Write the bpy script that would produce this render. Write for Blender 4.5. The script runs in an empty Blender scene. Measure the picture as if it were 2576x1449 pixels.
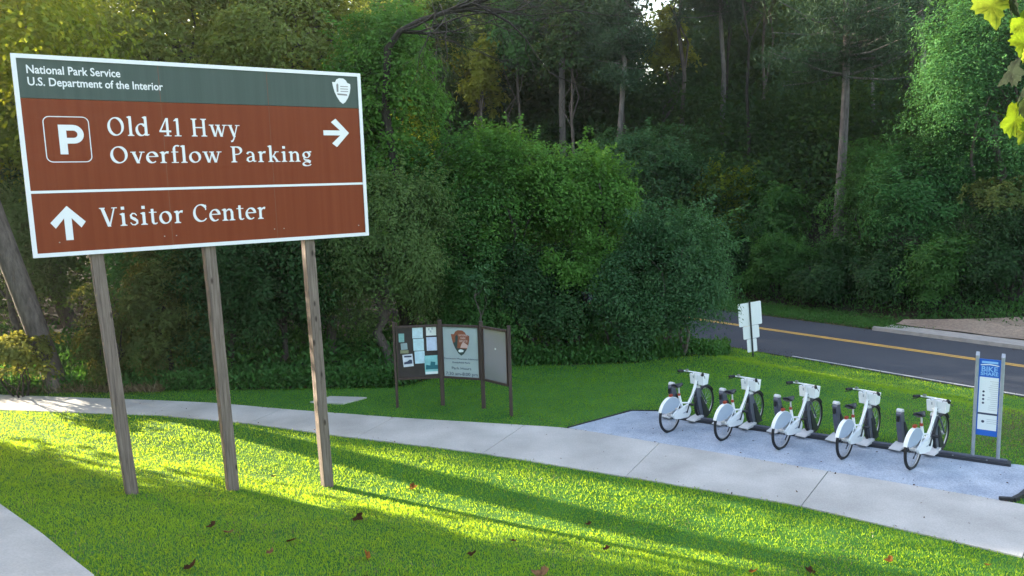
import bpy, math, random
import numpy as np
from mathutils import Vector, Matrix
R_ = math.radians
C = bpy.context.scene.collection
SC = bpy.context.scene

# ------------------------------------------------------------------ camera
FOC, ROLL = 1950.0, 0.03
PITCH = math.atan(265 / 1950.0)
cam_d = bpy.data.cameras.new('camera')
cam = bpy.data.objects.new('camera', cam_d); C.objects.link(cam)
cam_d.sensor_width = 36.0
cam_d.lens = FOC / 2576 * 36.0
cam_d.clip_start = 0.1; cam_d.clip_end = 1000
_F = Vector((0, math.cos(PITCH), -math.sin(PITCH)))
_U0 = Vector((0, math.sin(PITCH), math.cos(PITCH)))
_R = math.cos(ROLL) * Vector((1, 0, 0)) - math.sin(ROLL) * _U0
_U = math.cos(ROLL) * _U0 + math.sin(ROLL) * Vector((1, 0, 0))
m3 = Matrix((_R, _U, -_F)).transposed()
cam.matrix_world = Matrix.Translation((0, 0, 4.65)) @ m3.to_4x4()
SC.camera = cam

# ------------------------------------------------------------------ sky, sun, exposure
SUN_EL, SUN_AZ = 17.0, -59.5           # azimuth from +Y, clockwise positive
w = bpy.data.worlds.new('World'); SC.world = w; w.use_nodes = True
nt = w.node_tree; nt.nodes.clear()
sky = nt.nodes.new('ShaderNodeTexSky'); sky.sky_type = 'NISHITA'; sky.sun_disc = False
sky.sun_elevation = R_(SUN_EL); sky.sun_rotation = R_(SUN_AZ % 360)
sky.air_density = 1.0; sky.dust_density = 1.0; sky.ozone_density = 1.0
bg = nt.nodes.new('ShaderNodeBackground'); bg.inputs[1].default_value = 0.15
wo = nt.nodes.new('ShaderNodeOutputWorld')
wb = nt.nodes.new('ShaderNodeMix'); wb.data_type = 'RGBA'; wb.blend_type = 'MULTIPLY'; wb.inputs[0].default_value = 1.0
wb.inputs[7].default_value = (1.27, 1.04, .86, 1)
nt.links.new(sky.outputs[0], wb.inputs[6]); nt.links.new(wb.outputs[2], bg.inputs[0]); nt.links.new(bg.outputs[0], wo.inputs[0])
sd = Vector((math.sin(R_(SUN_AZ)) * math.cos(R_(SUN_EL)), math.cos(R_(SUN_AZ)) * math.cos(R_(SUN_EL)), math.sin(R_(SUN_EL))))
sl = bpy.data.lights.new('sun', 'SUN'); sl.energy = 3.7; sl.angle = R_(0.5); sl.color = (1.0, 0.88, 0.68)
so = bpy.data.objects.new('sun', sl); C.objects.link(so)
so.rotation_euler = (-sd).to_track_quat('-Z', 'Y').to_euler(); so.location = (-30, 20, 30)
SC.view_settings.view_transform = 'Standard'; SC.view_settings.look = 'None'
SC.view_settings.exposure = 2.6; SC.view_settings.gamma = 1.0
SC.render.engine = 'CYCLES'
SC.cycles.max_bounces = 7; SC.cycles.diffuse_bounces = 3; SC.cycles.glossy_bounces = 2
SC.cycles.transmission_bounces = 4; SC.cycles.transparent_max_bounces = 6
SC.cycles.sample_clamp_indirect = 6.0

# ------------------------------------------------------------------ materials
def srgb(r, g, b):
    f = lambda c: (c / 255 / 12.92) if c / 255 <= .04045 else ((c / 255 + .055) / 1.055) ** 2.4
    return (f(r), f(g), f(b), 1)
def mat(name, col, rough=.6, metal=0.0, col2=None, scale=6.0, detail=4.0, stretch=(1, 1, 1), bump=0.0, spec=.4, lo=.35, hi=.65, coat=0.0):
    m = bpy.data.materials.new(name); m.use_nodes = True
    n = m.node_tree; p = n.nodes['Principled BSDF']
    p.inputs['Roughness'].default_value = rough; p.inputs['Metallic'].default_value = metal
    p.inputs['Specular IOR Level'].default_value = spec
    p.inputs['Coat Weight'].default_value = coat
    col = tuple(col)[:3] + (1,)
    p.inputs['Base Color'].default_value = col
    if col2 or bump:
        tc = n.nodes.new('ShaderNodeTexCoord'); mp = n.nodes.new('ShaderNodeMapping'); mp.inputs['Scale'].default_value = stretch
        nz = n.nodes.new('ShaderNodeTexNoise'); nz.inputs['Scale'].default_value = scale; nz.inputs['Detail'].default_value = detail
        nz.inputs['Roughness'].default_value = .65
        n.links.new(tc.outputs['Object'], mp.inputs[0]); n.links.new(mp.outputs[0], nz.inputs['Vector'])
        if col2:
            cr = n.nodes.new('ShaderNodeValToRGB'); cr.color_ramp.elements[0].position = lo; cr.color_ramp.elements[1].position = hi
            cr.color_ramp.elements[0].color = col; cr.color_ramp.elements[1].color = tuple(col2)[:3] + (1,)
            n.links.new(nz.outputs['Fac'], cr.inputs[0]); n.links.new(cr.outputs[0], p.inputs['Base Color'])
        if bump:
            b = n.nodes.new('ShaderNodeBump'); b.inputs['Strength'].default_value = bump; b.inputs['Distance'].default_value = .02
            n.links.new(nz.outputs['Fac'], b.inputs['Height']); n.links.new(b.outputs[0], p.inputs['Normal'])
    return m
def two_scale(name, stops, s1, s2, rough=.8, bump=.3, dist=.01, spec=.3, stretch=(1, 1, 1)):
    """base colour from a coarse noise times a fine one"""
    m = mat(name, stops[0], rough, spec=spec); n = m.node_tree; p = n.nodes['Principled BSDF']
    tc = n.nodes.new('ShaderNodeTexCoord'); mp = n.nodes.new('ShaderNodeMapping'); mp.inputs['Scale'].default_value = stretch
    n.links.new(tc.outputs['Object'], mp.inputs[0])
    a = n.nodes.new('ShaderNodeTexNoise'); a.inputs['Scale'].default_value = s1; a.inputs['Detail'].default_value = 5
    b = n.nodes.new('ShaderNodeTexNoise'); b.inputs['Scale'].default_value = s2; b.inputs['Detail'].default_value = 3; b.inputs['Roughness'].default_value = .7
    for x in (a, b): n.links.new(mp.outputs[0], x.inputs['Vector'])
    r1 = n.nodes.new('ShaderNodeValToRGB'); e = r1.color_ramp.elements
    e[0].position = .32; e[1].position = .7; e[0].color = tuple(stops[0])[:3] + (1,); e[1].color = tuple(stops[1])[:3] + (1,)
    r2 = n.nodes.new('ShaderNodeValToRGB'); e = r2.color_ramp.elements
    e[0].position = .3; e[1].position = .68; v0, v1 = stops[2]; e[0].color = (v0, v0, v0, 1); e[1].color = (v1, v1, v1, 1)
    n.links.new(a.outputs['Fac'], r1.inputs[0]); n.links.new(b.outputs['Fac'], r2.inputs[0])
    mx = n.nodes.new('ShaderNodeMix'); mx.data_type = 'RGBA'; mx.blend_type = 'MULTIPLY'; mx.inputs[0].default_value = 1
    n.links.new(r1.outputs[0], mx.inputs[6]); n.links.new(r2.outputs[0], mx.inputs[7]); n.links.new(mx.outputs[2], p.inputs['Base Color'])
    if bump:
        bp = n.nodes.new('ShaderNodeBump'); bp.inputs['Strength'].default_value = bump; bp.inputs['Distance'].default_value = dist
        n.links.new(b.outputs['Fac'], bp.inputs['Height']); n.links.new(bp.outputs[0], p.inputs['Normal'])
    return m
def leafmat(name, a, b, trans=None, tw=.35, gloss=.05, gr=.45):
    m = bpy.data.materials.new(name); m.use_nodes = True; n = m.node_tree; n.nodes.clear()
    at = n.nodes.new('ShaderNodeAttribute'); at.attribute_name = 'tint'
    mx = n.nodes.new('ShaderNodeMix'); mx.data_type = 'RGBA'
    mx.inputs[6].default_value = tuple(a)[:3] + (1,); mx.inputs[7].default_value = tuple(b)[:3] + (1,)
    n.links.new(at.outputs['Fac'], mx.inputs[0])
    d = n.nodes.new('ShaderNodeBsdfDiffuse'); n.links.new(mx.outputs[2], d.inputs[0])
    t = n.nodes.new('ShaderNodeBsdfTranslucent')
    if trans: t.inputs[0].default_value = tuple(trans)[:3] + (1,)
    else: n.links.new(mx.outputs[2], t.inputs[0])
    s = n.nodes.new('ShaderNodeMixShader'); s.inputs[0].default_value = tw
    n.links.new(d.outputs[0], s.inputs[1]); n.links.new(t.outputs[0], s.inputs[2])
    g = n.nodes.new('ShaderNodeBsdfGlossy'); g.inputs['Roughness'].default_value = gr; g.inputs[0].default_value = (.8, .8, .8, 1)
    s2 = n.nodes.new('ShaderNodeMixShader'); s2.inputs[0].default_value = gloss
    n.links.new(s.outputs[0], s2.inputs[1]); n.links.new(g.outputs[0], s2.inputs[2])
    o = n.nodes.new('ShaderNodeOutputMaterial'); n.links.new(s2.outputs[0], o.inputs[0])
    return m
M = {}
M['grassblade'] = leafmat('grass_blade', (.032, .165, .024), (.090, .30, .038), (.60, .80, .03), .54, .02)
_n = M['grassblade'].node_tree; _g = _n.nodes.new('ShaderNodeNewGeometry'); _v = _n.nodes.new('ShaderNodeVectorMath'); _v.operation = 'MULTIPLY_ADD'
_v.inputs[1].default_value = (.5, .5, .5); _v.inputs[2].default_value = (0, 0, 1); _n.links.new(_g.outputs['Normal'], _v.inputs[0])
_w = _n.nodes.new('ShaderNodeVectorMath'); _w.operation = 'NORMALIZE'; _n.links.new(_v.outputs[0], _w.inputs[0])
_n.links.new(_w.outputs[0], next(q for q in _n.nodes if q.type == 'BSDF_DIFFUSE').inputs['Normal'])
M['lawn'] = two_scale('lawn_ground', [(.030, .125, .012), (.06, .18, .02), (.6, 1.1)], 1.3, 60, .95, .4)
M['dry'] = leafmat('dry_grass', (.12, .09, .04), (.26, .20, .10), None, .3)
M['floor'] = two_scale('forest_floor', [(.016, .013, .008), (.045, .035, .02), (.5, 1.1)], 1.2, 25, .95, .5)
M['verge'] = two_scale('verge', [(.045, .07, .02), (.10, .10, .05), (.5, 1.1)], 1.5, 30, .95, .5)
M['concrete'] = two_scale('path_concrete', [(.38, .365, .35), (.53, .51, .49), (.80, 1.05)], 1.1, 45, .85, .12, stretch=(1, 1, 1))
M['bluepad'] = two_scale('pad_concrete', [(.31, .36, .45), (.46, .51, .60), (.60, 1.12)], 2.2, 50, .85, .4)
M['rubber'] = mat('black_edging', (.012, .012, .014), .6, col2=(.03, .03, .032), scale=20)
M['asphalt'] = two_scale('asphalt', [(.044, .050, .066), (.060, .067, .084), (.75, 1.15)], .35, 70, .85, .25)
M['yellow'] = mat('yellow_paint', (.62, .36, .07), .7, col2=(.45, .29, .10), scale=5)
M['whiteline'] = mat('white_line', (.5, .5, .48), .8, col2=(.33, .33, .33), scale=3)
M['kerb'] = mat('kerb_concrete', (.36, .34, .33), .85, col2=(.27, .26, .25), scale=4, bump=.2)
M['sand'] = two_scale('sandy_soil', [(.24, .185, .15), (.32, .26, .21), (.6, 1.1)], .8, 12, .95, .6)
M['clay'] = two_scale('red_clay', [(.16, .05, .03), (.22, .09, .05), (.6, 1.1)], .8, 12, .95, .6)
M['white'] = mat('white_paint', (.78, .79, .80), .35, spec=.5, coat=.2)
M['bikewhite'] = mat('bicycle_white', (.80, .82, .84), .3, coat=.3)
M['fender'] = mat('fender_grey', (.33, .39, .49), .45)
M['black'] = mat('black_rubber', (.012, .012, .016), .6)
M['darkplastic'] = mat('dark_plastic', (.03, .032, .04), .45)
M['dockgrey'] = mat('dock_grey', (.10, .105, .145), .45, .2, col2=(.14, .145, .19), scale=3)
M['docklight'] = mat('dock_plate', (.62, .62, .64), .4)
M['metal'] = mat('galvanised_metal', (.33, .36, .42), .45, .5, col2=(.42, .45, .5), scale=8)
M['spoke'] = mat('spoke_metal', (.5, .5, .52), .3, .9)
M['red'] = mat('red_lens', (.30, .05, .03), .3)
M['brownframe'] = mat('brown_timber', (.045, .028, .026), .6, col2=(.075, .05, .045), scale=3, stretch=(8, 8, .6))
M['boardback'] = mat('display_backing', (.030, .024, .026), .5, col2=(.045, .034, .036), scale=4)
M['aluplate'] = mat('bare_aluminium', (.80, .82, .86), .45, .0)
M['bluesign'] = mat('blue_print', (.02, .12, .52), .4)
M['lightblue'] = mat('pale_blue_print', (.25, .50, .85), .4)
M['paperwhite'] = mat('paper', (.72, .78, .82), .7)
M['ink'] = mat('dark_ink', (.04, .05, .10), .6)
M['greyink'] = mat('grey_ink', (.38, .42, .48), .6)
M['emblembrown'] = mat('emblem_brown', (.26, .085, .05), .5)
M['emblempink'] = mat('emblem_pale', (.62, .42, .40), .5)
M['emblemgreen'] = mat('emblem_green', (.03, .06, .06), .5)

def wood_material():
    m = mat('weathered_timber', (.2, .17, .15), .85); n = m.node_tree; p = n.nodes['Principled BSDF']
    tc = n.nodes.new('ShaderNodeTexCoord'); mp = n.nodes.new('ShaderNodeMapping'); mp.inputs['Scale'].default_value = (22, 22, .9)
    nz = n.nodes.new('ShaderNodeTexNoise'); nz.inputs['Scale'].default_value = 1.6; nz.inputs['Detail'].default_value = 7; nz.inputs['Roughness'].default_value = .7
    n.links.new(tc.outputs['Object'], mp.inputs[0]); n.links.new(mp.outputs[0], nz.inputs['Vector'])
    cr = n.nodes.new('ShaderNodeValToRGB'); e = cr.color_ramp.elements
    e[0].position = .3; e[0].color = (.065, .046, .038, 1); e[1].position = .68; e[1].color = (.25, .195, .165, 1)
    k = cr.color_ramp.elements.new(.48); k.color = (.155, .117, .10, 1)
    n.links.new(nz.outputs['Fac'], cr.inputs[0])
    vo = n.nodes.new('ShaderNodeTexVoronoi'); vo.inputs['Scale'].default_value = 1.0; vo.inputs['Randomness'].default_value = 1
    mp2 = n.nodes.new('ShaderNodeMapping'); mp2.inputs['Scale'].default_value = (7, 7, 2.6)
    n.links.new(tc.outputs['Object'], mp2.inputs[0]); n.links.new(mp2.outputs[0], vo.inputs['Vector'])
    kr = n.nodes.new('ShaderNodeValToRGB'); kr.color_ramp.elements[0].position = .08; kr.color_ramp.elements[0].color = (.22, .18, .17, 1)
    kr.color_ramp.elements[1].position = .17; kr.color_ramp.elements[1].color = (1, 1, 1, 1)
    n.links.new(vo.outputs['Distance'], kr.inputs[0])
    mx = n.nodes.new('ShaderNodeMix'); mx.data_type = 'RGBA'; mx.blend_type = 'MULTIPLY'; mx.inputs[0].default_value = 1
    n.links.new(cr.outputs[0], mx.inputs[6]); n.links.new(kr.outputs[0], mx.inputs[7]); n.links.new(mx.outputs[2], p.inputs['Base Color'])
    b = n.nodes.new('ShaderNodeBump'); b.inputs['Strength'].default_value = .5; b.inputs['Distance'].default_value = .01
    n.links.new(nz.outputs['Fac'], b.inputs['Height']); n.links.new(b.outputs[0], p.inputs['Normal'])
    return m
M['timber'] = wood_material()
def bark(name, a, b, sc=3.0):
    return two_scale(name, [a, b, (.45, 1.15)], .8, sc, .95, .9, .05, stretch=(4, 4, .8))
M['bark'] = bark('grey_bark', (.095, .078, .07), (.16, .132, .12), 3)
M['pinebark'] = bark('pine_bark', (.11, .10, .10), (.20, .18, .175), 3)
M['darkbark'] = bark('dark_bark', (.035, .03, .026), (.06, .05, .045), 4)
def signmat(name, a, b):
    m = mat(name, a, .55, col2=b, scale=.8, detail=3, stretch=(14, 1, .25), spec=.16, lo=.3, hi=.75)
    return m
M['signbrown'] = signmat('brown_sign_film', (.172, .030, .009), (.205, .044, .015))
M['signgreen'] = signmat('green_sign_film', (.055, .078, .072), (.072, .098, .090))
M['signwhite'] = mat('white_sign_film', (.72, .715, .76), .45)

# ------------------------------------------------------------------ object helpers
def tag(o, label=None, cat=None, group=None, kind=None):
    if label: o['label'] = label
    if cat: o['category'] = cat
    if group: o['group'] = group
    if kind: o['kind'] = kind
    return o
def empty(name, loc=(0, 0, 0), rz=0.0, label=None, cat=None, group=None):
    o = bpy.data.objects.new(name, None); C.objects.link(o); o.location = loc; o.rotation_euler = (0, 0, rz)
    o.empty_display_size = .2
    return tag(o, label, cat, group)
def mesh_np(name, V, Fs, material, parent=None, smooth=False, tint=None, nper=4):
    """V (n,3); Fs (m,nper) array"""
    me = bpy.data.meshes.new(name)
    V = np.asarray(V, np.float32); Fs = np.asarray(Fs, np.int32)
    me.vertices.add(len(V)); me.vertices.foreach_set('co', V.ravel())
    me.loops.add(Fs.size); me.loops.foreach_set('vertex_index', Fs.ravel())
    me.polygons.add(len(Fs)); me.polygons.foreach_set('loop_start', np.arange(0, Fs.size, nper, dtype=np.int32))
    me.polygons.foreach_set('loop_total', np.full(len(Fs), nper, np.int32))
    if smooth: me.polygons.foreach_set('use_smooth', np.ones(len(Fs), bool))
    if tint is not None:
        a = me.attributes.new('tint', 'FLOAT', 'POINT'); a.data.foreach_set('value', np.asarray(tint, np.float32))
    me.update(calc_edges=True)
    me.materials.append(material)
    o = bpy.data.objects.new(name, me); C.objects.link(o)
    if parent: o.parent = parent
    return o
class MB:
    def __init__(s): s.v = []; s.f = []; s.sm = []
    def add(s, vs, fs, smooth=False):
        k = len(s.v); s.v += [tuple(v) for v in vs]; s.f += [tuple(i + k for i in f) for f in fs]; s.sm += [smooth] * len(fs); return s
    def box(s, c, d, rot=None, bev=0.0):
        x, y, z = d[0] / 2, d[1] / 2, d[2] / 2
        if bev > 0:
            return s.prism([(-x + bev, -y), (x - bev, -y), (x, -y + bev), (x, y - bev), (x - bev, y), (-x + bev, y), (-x, y - bev), (-x, -y + bev)], -z, z, c, rot)
        vs = [Vector(p) for p in ((-x, -y, -z), (x, -y, -z), (x, y, -z), (-x, y, -z), (-x, -y, z), (x, -y, z), (x, y, z), (-x, y, z))]
        if rot: vs = [rot @ v for v in vs]
        vs = [v + Vector(c) for v in vs]
        return s.add(vs, [(0, 3, 2, 1), (4, 5, 6, 7), (0, 1, 5, 4), (1, 2, 6, 5), (2, 3, 7, 6), (3, 0, 4, 7)])
    def prism(s, poly, z0, z1, c=(0, 0, 0), rot=None, scale_top=1.0):
        n = len(poly); vs = [Vector((x, y, z0)) for x, y in poly] + [Vector((x * scale_top, y * scale_top, z1)) for x, y in poly]
        if rot: vs = [rot @ v for v in vs]
        vs = [v + Vector(c) for v in vs]
        fs = [tuple(range(n))[::-1], tuple(range(n, 2 * n))] + [(i, (i + 1) % n, n + (i + 1) % n, n + i) for i in range(n)]
        return s.add(vs, fs)
    def plate(s, poly, y0, y1):
        """polygon in x,z extruded along y"""
        n = len(poly); vs = [(x, y0, z) for x, z in poly] + [(x, y1, z) for x, z in poly]
        fs = [tuple(range(n)), tuple(range(n, 2 * n))[::-1]] + [(i, n + i, n + (i + 1) % n, (i + 1) % n) for i in range(n)]
        return s.add(vs, fs)
    def tube(s, pts, r, n=8, cap=True, closed=False):
        pts = [Vector(p) for p in pts]; m = len(pts)
        rs = r if hasattr(r, '__len__') else [r] * m
        vs = []; prev = None
        for i, p in enumerate(pts):
            if closed: t = pts[(i + 1) % m] - pts[i - 1]
            else: t = pts[min(i + 1, m - 1)] - pts[max(i - 1, 0)]
            t = t.normalized() if t.length > 1e-9 else Vector((0, 0, 1))
            if prev is None:
                a = Vector((0, 0, 1)) if abs(t.z) < .9 else Vector((1, 0, 0)); u = t.cross(a).normalized()
            else:
                u = prev - t * prev.dot(t); u = u.normalized() if u.length > 1e-6 else t.orthogonal().normalized()
            prev = u; v = t.cross(u)
            for k in range(n):
                a = 2 * math.pi * k / n; vs.append(p + (u * math.cos(a) + v * math.sin(a)) * rs[i])
        fs = []
        for i in range(m if closed else m - 1):
            for k in range(n):
                a = i * n + k; b = i * n + (k + 1) % n; c = ((i + 1) % m) * n + (k + 1) % n; d = ((i + 1) % m) * n + k
                fs.append((a, b, c, d))
        s.add(vs, fs, True)
        if cap and not closed: s.add([vs[k] for k in range(n)], [tuple(range(n))[::-1]]); s.add([vs[(m - 1) * n + k] for k in range(n)], [tuple(range(n))])
        return s
    def build(s, name, material, parent=None):
        me = bpy.data.meshes.new(name); me.from_pydata([tuple(v) for v in s.v], [], s.f); me.update()
        me.polygons.foreach_set('use_smooth', s.sm)
        me.materials.append(material)
        o = bpy.data.objects.new(name, me); C.objects.link(o)
        if parent: o.parent = parent
        return o
def circle(r, n, cx=0, cy=0): return [(cx + r * math.cos(2 * math.pi * i / n), cy + r * math.sin(2 * math.pi * i / n)) for i in range(n)]
def copy_tree(o, parent=None):
    c = o.copy(); C.objects.link(c)
    if parent: c.parent = parent
    for ch in list(o.children): copy_tree(ch, c)
    return c

# ------------------------------------------------------------------ terrain
def T(x, y):
    x = np.asarray(x, float); y = np.asarray(y, float)
    d = (x + 3.37) * -.436 + (y - 14.14) * -.9
    z = .27 * .45 * np.logaddexp(0, (d - 2.45) / .45) - .17 * np.exp(-((d - 1.6) / .75) ** 2) / (1 + np.exp(-(x + 6.6) / .5)) / (1 + np.exp((x - 3.6) / .6))
    s = road_s(x, y)
    t = np.clip((s + 4.5) / 3.9, 0, 1); z = z - .7 * t * t * (3 - 2 * t)
    h = np.clip(s - 7.3, 0, 26); z = z + .33 * h
    z = z + np.where(y > 21, .12 * np.clip(y - 21, 0, 30) * np.clip((-s) / 6 - .3, 0, 1), 0)
    return z
def road_s(x, y): return (x - 6.77) * .78 + (y - 24.06) * .626
def road_l(x, y): return (x - 6.77) * .626 - (y - 24.06) * .78
def road_xy(s, l): return 6.77 + s * .78 + l * .626, 24.06 + s * .626 - l * .78
BX = [-60, -10, -2.7, -.8, 3, 5.4, 6.9, 7.0]; BY = [18.3, 18.1, 17.7, 19.5, 19.4, 20.4, 24.0, 60]
def is_lawn(x, y):
    s = road_s(x, y)
    return ((y < np.interp(x, BX, BY)) & (s < 0)) | (y < 17)
def tz(x, y): return float(T(x, y))

# path geometry (polyline of its near and far edges, walked from left to right)
NEAR = [(-30, 20.2), (-16, 17.6), (-11.35, 16.62), (-7.53, 15.86), (-5.4, 15.1), (-3.37, 14.14), (-.7, 12.99), (1.85, 11.6), (3.91, 10.45), (6.04, 8.75), (8.0, 7.0), (12, 3.0)]
FAR = [(-30, 21.9), (-16, 19.1), (-12.17, 17.95), (-8.25, 17.09), (-6.6, 16.68), (-5.0, 16.06), (-2.3, 15.15), (.99, 14.2), (6.85, 10.35), (7.6, 9.75), (9.4, 8.2), (13.5, 4.2)]
def lerp_pl(pl, t):
    P = np.array(pl); L = np.r_[0, np.cumsum(np.hypot(*np.diff(P, axis=0).T))]
    return np.stack([np.interp(np.asarray(t) * L[-1], L, P[:, 0]), np.interp(np.asarray(t) * L[-1], L, P[:, 1])], -1)
def near_y(x): return np.interp(x, [p[0] for p in NEAR], [p[1] for p in NEAR])
def far_y(x): return np.interp(x, [p[0] for p in FAR], [p[1] for p in FAR])
PAD = [(.99, 14.2), (2.35, 15.17), (2.86, 15.09), (7.79, 11.75), (8.6, 11.35), (7.9, 10.9), (7.36, 10.68), (6.85, 10.35)]
BLP = [(-10, 10.2), (-7.2, 9.62), (-6.35, 9.07), (-5.84, 8.58), (-5.06, 7.83), (-4.32, 7.07), (-3.85, 6.6), (-2.8, 5.0), (-4.6, 3.6), (-10, 5.6)]
def inpoly(x, y, poly):
    x = np.asarray(x, float); y = np.asarray(y, float); r = np.zeros(x.shape, bool); n = len(poly); j = n - 1
    for i in range(n):
        xi, yi = poly[i]; xj, yj = poly[j]
        c = ((yi > y) != (yj > y)) & (x < (xj - xi) * (y - yi) / (yj - yi + 1e-12) + xi); r ^= c; j = i
    return r

def build_terrain():
    # one dense sheet near the camera, a coarse skirt to the horizon; lawn and forest floor are its two zones
    def axis(a, b, fine0, fine1, st, big):
        out = list(np.arange(fine0, fine1, st)); x = fine0; d = st
        lo = []
        while x > a: d *= 1.5; d = min(d, big); x -= d; lo.append(x)
        hi = []; x = fine1; d = st
        while x < b: hi.append(x); d *= 1.5; d = min(d, big); x += d
        hi.append(x)
        return np.array(lo[::-1] + out + hi)
    xs = axis(-260, 260, -22, 24, .3, 30); ys = axis(-60, 320, -2, 42, .3, 30)
    X, Y = np.meshgrid(xs, ys); rng = np.random.default_rng(3)
    Z = T(X, Y)
    V = np.stack([X, Y, Z], -1).reshape(-1, 3); nx = len(xs); ny = len(ys)
    i, j = np.meshgrid(np.arange(nx - 1), np.arange(ny - 1)); a = (j * nx + i).ravel()
    Fq = np.stack([a, a + 1, a + nx + 1, a + nx], -1)
    c = V[Fq].mean(1); s = road_s(c[:, 0], c[:, 1])
    law = is_lawn(c[:, 0], c[:, 1]); ver = (~law) & (s > -1) & (s < 7.5)
    for nm, msk, mt in (('lawn', law, M['lawn']), ('forest_floor', ~(law | ver), M['floor']), ('verge', ver, M['verge'])):
        f = Fq[msk]; u, inv = np.unique(f, return_inverse=True)
        o = mesh_np(nm, V[u], inv.reshape(-1, 4), mt, smooth=True); tag(o, kind='structure')
build_terrain()

def sheet(name, poly, z_off, material, thick=.05):
    """a flat slab whose top follows the terrain at z_off"""
    mb = MB(); n = len(poly)
    top = [(x, y, tz(x, y) + z_off) for x, y in poly]; bot = [(x, y, z - thick) for x, y, z in top]
    mb.add(top + bot, [tuple(range(n))] + [(i, n + i, n + (i + 1) % n, (i + 1) % n) for i in range(n)])
    o = mb.build(name, material); tag(o, kind='structure'); return o

def build_path():
    # concrete slabs with open joints, curving from the left woods to the lower right
    N = 240; ts = np.linspace(0, 1, N + 1); a = lerp_pl(NEAR, ts)
    # matching far points: nearest along FAR
    fs = lerp_pl(FAR, np.linspace(0, 1, 1500))
    tang = np.gradient(a, axis=0); tang /= np.linalg.norm(tang, axis=1)[:, None]; nrm = np.stack([-tang[:, 1], tang[:, 0]], -1)
    b = []
    for p, q, t in zip(a, nrm, tang):
        d = fs - p; lat = np.abs(d @ t) + (d @ q < 0) * 99; b.append(fs[np.argmin(lat)])
    b = np.array(b)
    # smooth the far side
    for _ in range(2): b[1:-1] = (b[:-2] + b[1:-1] + b[2:]) / 3
    L = np.r_[0, np.cumsum(np.linalg.norm(np.diff(a, axis=0), axis=1))]
    mb = MB(); joint0 = np.interp(-.6, a[:, 0], L); step = 2.62
    js = sorted([joint0 + k * step for k in range(-12, 8)])
    js = [j for j in js if 0 < j < L[-1]]
    cuts = [0] + js + [L[-1]]
    for k in range(len(cuts) - 1):
        l0, l1 = cuts[k] + .0055, cuts[k + 1] - .0055
        ls = np.linspace(l0, l1, 9); 
        pa = np.stack([np.interp(ls, L, a[:, 0]), np.interp(ls, L, a[:, 1])], -1); pb = np.stack([np.interp(ls, L, b[:, 0]), np.interp(ls, L, b[:, 1])], -1)
        vs = []
        for i in range(9):
            for p in (pa[i], pb[i]):
                z = max(tz(*p), 0 if p[0] < 7 else tz(*p)) + .018
                vs += [(p[0], p[1], z), (p[0], p[1], z - .08)]
        fsx = []
        for i in range(8):
            o = i * 4; q = o + 4
            fsx += [(o, q, q + 2, o + 2), (o + 1, q + 1, q, o), (o + 2, q + 2, q + 3, o + 3)]
        fsx += [(0, 2, 3, 1), (32, 33, 35, 34)]
        mb.add(vs, fsx)
    o = mb.build('path', M['concrete']); tag(o, kind='structure')
build_path()
# bottom-left branch of the path, draped over the bank
def drape(name, poly, zo, material, step=.35):
    xs = np.arange(min(p[0] for p in poly), max(p[0] for p in poly) + step, step)
    import bmesh
    bm = bmesh.new(); vs = [bm.verts.new((x, y, 0)) for x, y in poly]; bm.faces.new(vs)
    for x in xs: bmesh.ops.bisect_plane(bm, geom=bm.verts[:] + bm.edges[:] + bm.faces[:], plane_co=(x, 0, 0), plane_no=(1, 0, 0))
    for y in np.arange(min(p[1] for p in poly), max(p[1] for p in poly) + step, step):
        bmesh.ops.bisect_plane(bm, geom=bm.verts[:] + bm.edges[:] + bm.faces[:], plane_co=(0, y, 0), plane_no=(0, 1, 0))
    for v in bm.verts: v.co.z = tz(v.co.x, v.co.y) + zo
    bm.normal_update()
    if bm.faces[:][0].normal.z < 0: bmesh.ops.reverse_faces(bm, faces=bm.faces[:])
    ed = [e for e in bm.edges if len(e.link_faces) == 1]
    ex = bmesh.ops.extrude_edge_only(bm, edges=ed)
    for v in [g for g in ex['geom'] if isinstance(g, bmesh.types.BMVert)]: v.co.z -= .08
    me = bpy.data.meshes.new(name); bm.to_mesh(me); bm.free(); me.materials.append(material)
    o = bpy.data.objects.new(name, me); C.objects.link(o); tag(o, kind='structure'); return o
drape('path_branch', BLP, .03, M['concrete'])
drape('bicycle_pad', PAD, .012, M['bluepad'], .6)
drape('slab', [(-4.50, 16.50), (-4.14, 16.92), (-3.30, 16.74), (-3.72, 16.30)], .03, M['concrete'], .5)
# black edging round the pad
def edging(pts, r=.022, h=.05):
    mb = MB()
    for (a, b) in zip(pts[:-1], pts[1:]):
        va = Vector((a[0], a[1], 0)); vb = Vector((b[0], b[1], 0)); d = (vb - va).normalized(); q = Vector((-d.y, d.x, 0)) * r
        za = tz(*a); zb = tz(*b)
        vs = [va - q + Vector((0, 0, za - .05)), va + q + Vector((0, 0, za - .05)), vb + q + Vector((0, 0, zb - .05)), vb - q + Vector((0, 0, zb - .05))]
        vs += [v + Vector((0, 0, h + .05)) for v in vs]
        mb.add(vs, [(0, 3, 2, 1), (4, 5, 6, 7), (0, 1, 5, 4), (1, 2, 6, 5), (2, 3, 7, 6), (3, 0, 4, 7)])
    return mb
e1 = edging([(.97, 14.22), (1.65, 14.70), (2.33, 15.2), (2.87, 15.12)], .014, .025).build('lawn_edging', M['rubber'])
tag(e1, 'thin black edging strip along the left side of the bike pad', 'edging')
e2 = edging([(6.78, 10.40), (6.95, 10.36), (7.12, 10.47), (7.3, 10.62), (7.55, 10.76), (8.0, 10.93), (8.7, 11.2)], .03, .06).build('lawn_edging', M['rubber'])
tag(e2, 'thick black curved edging at the right end of the bike pad near the path', 'edging')

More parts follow.
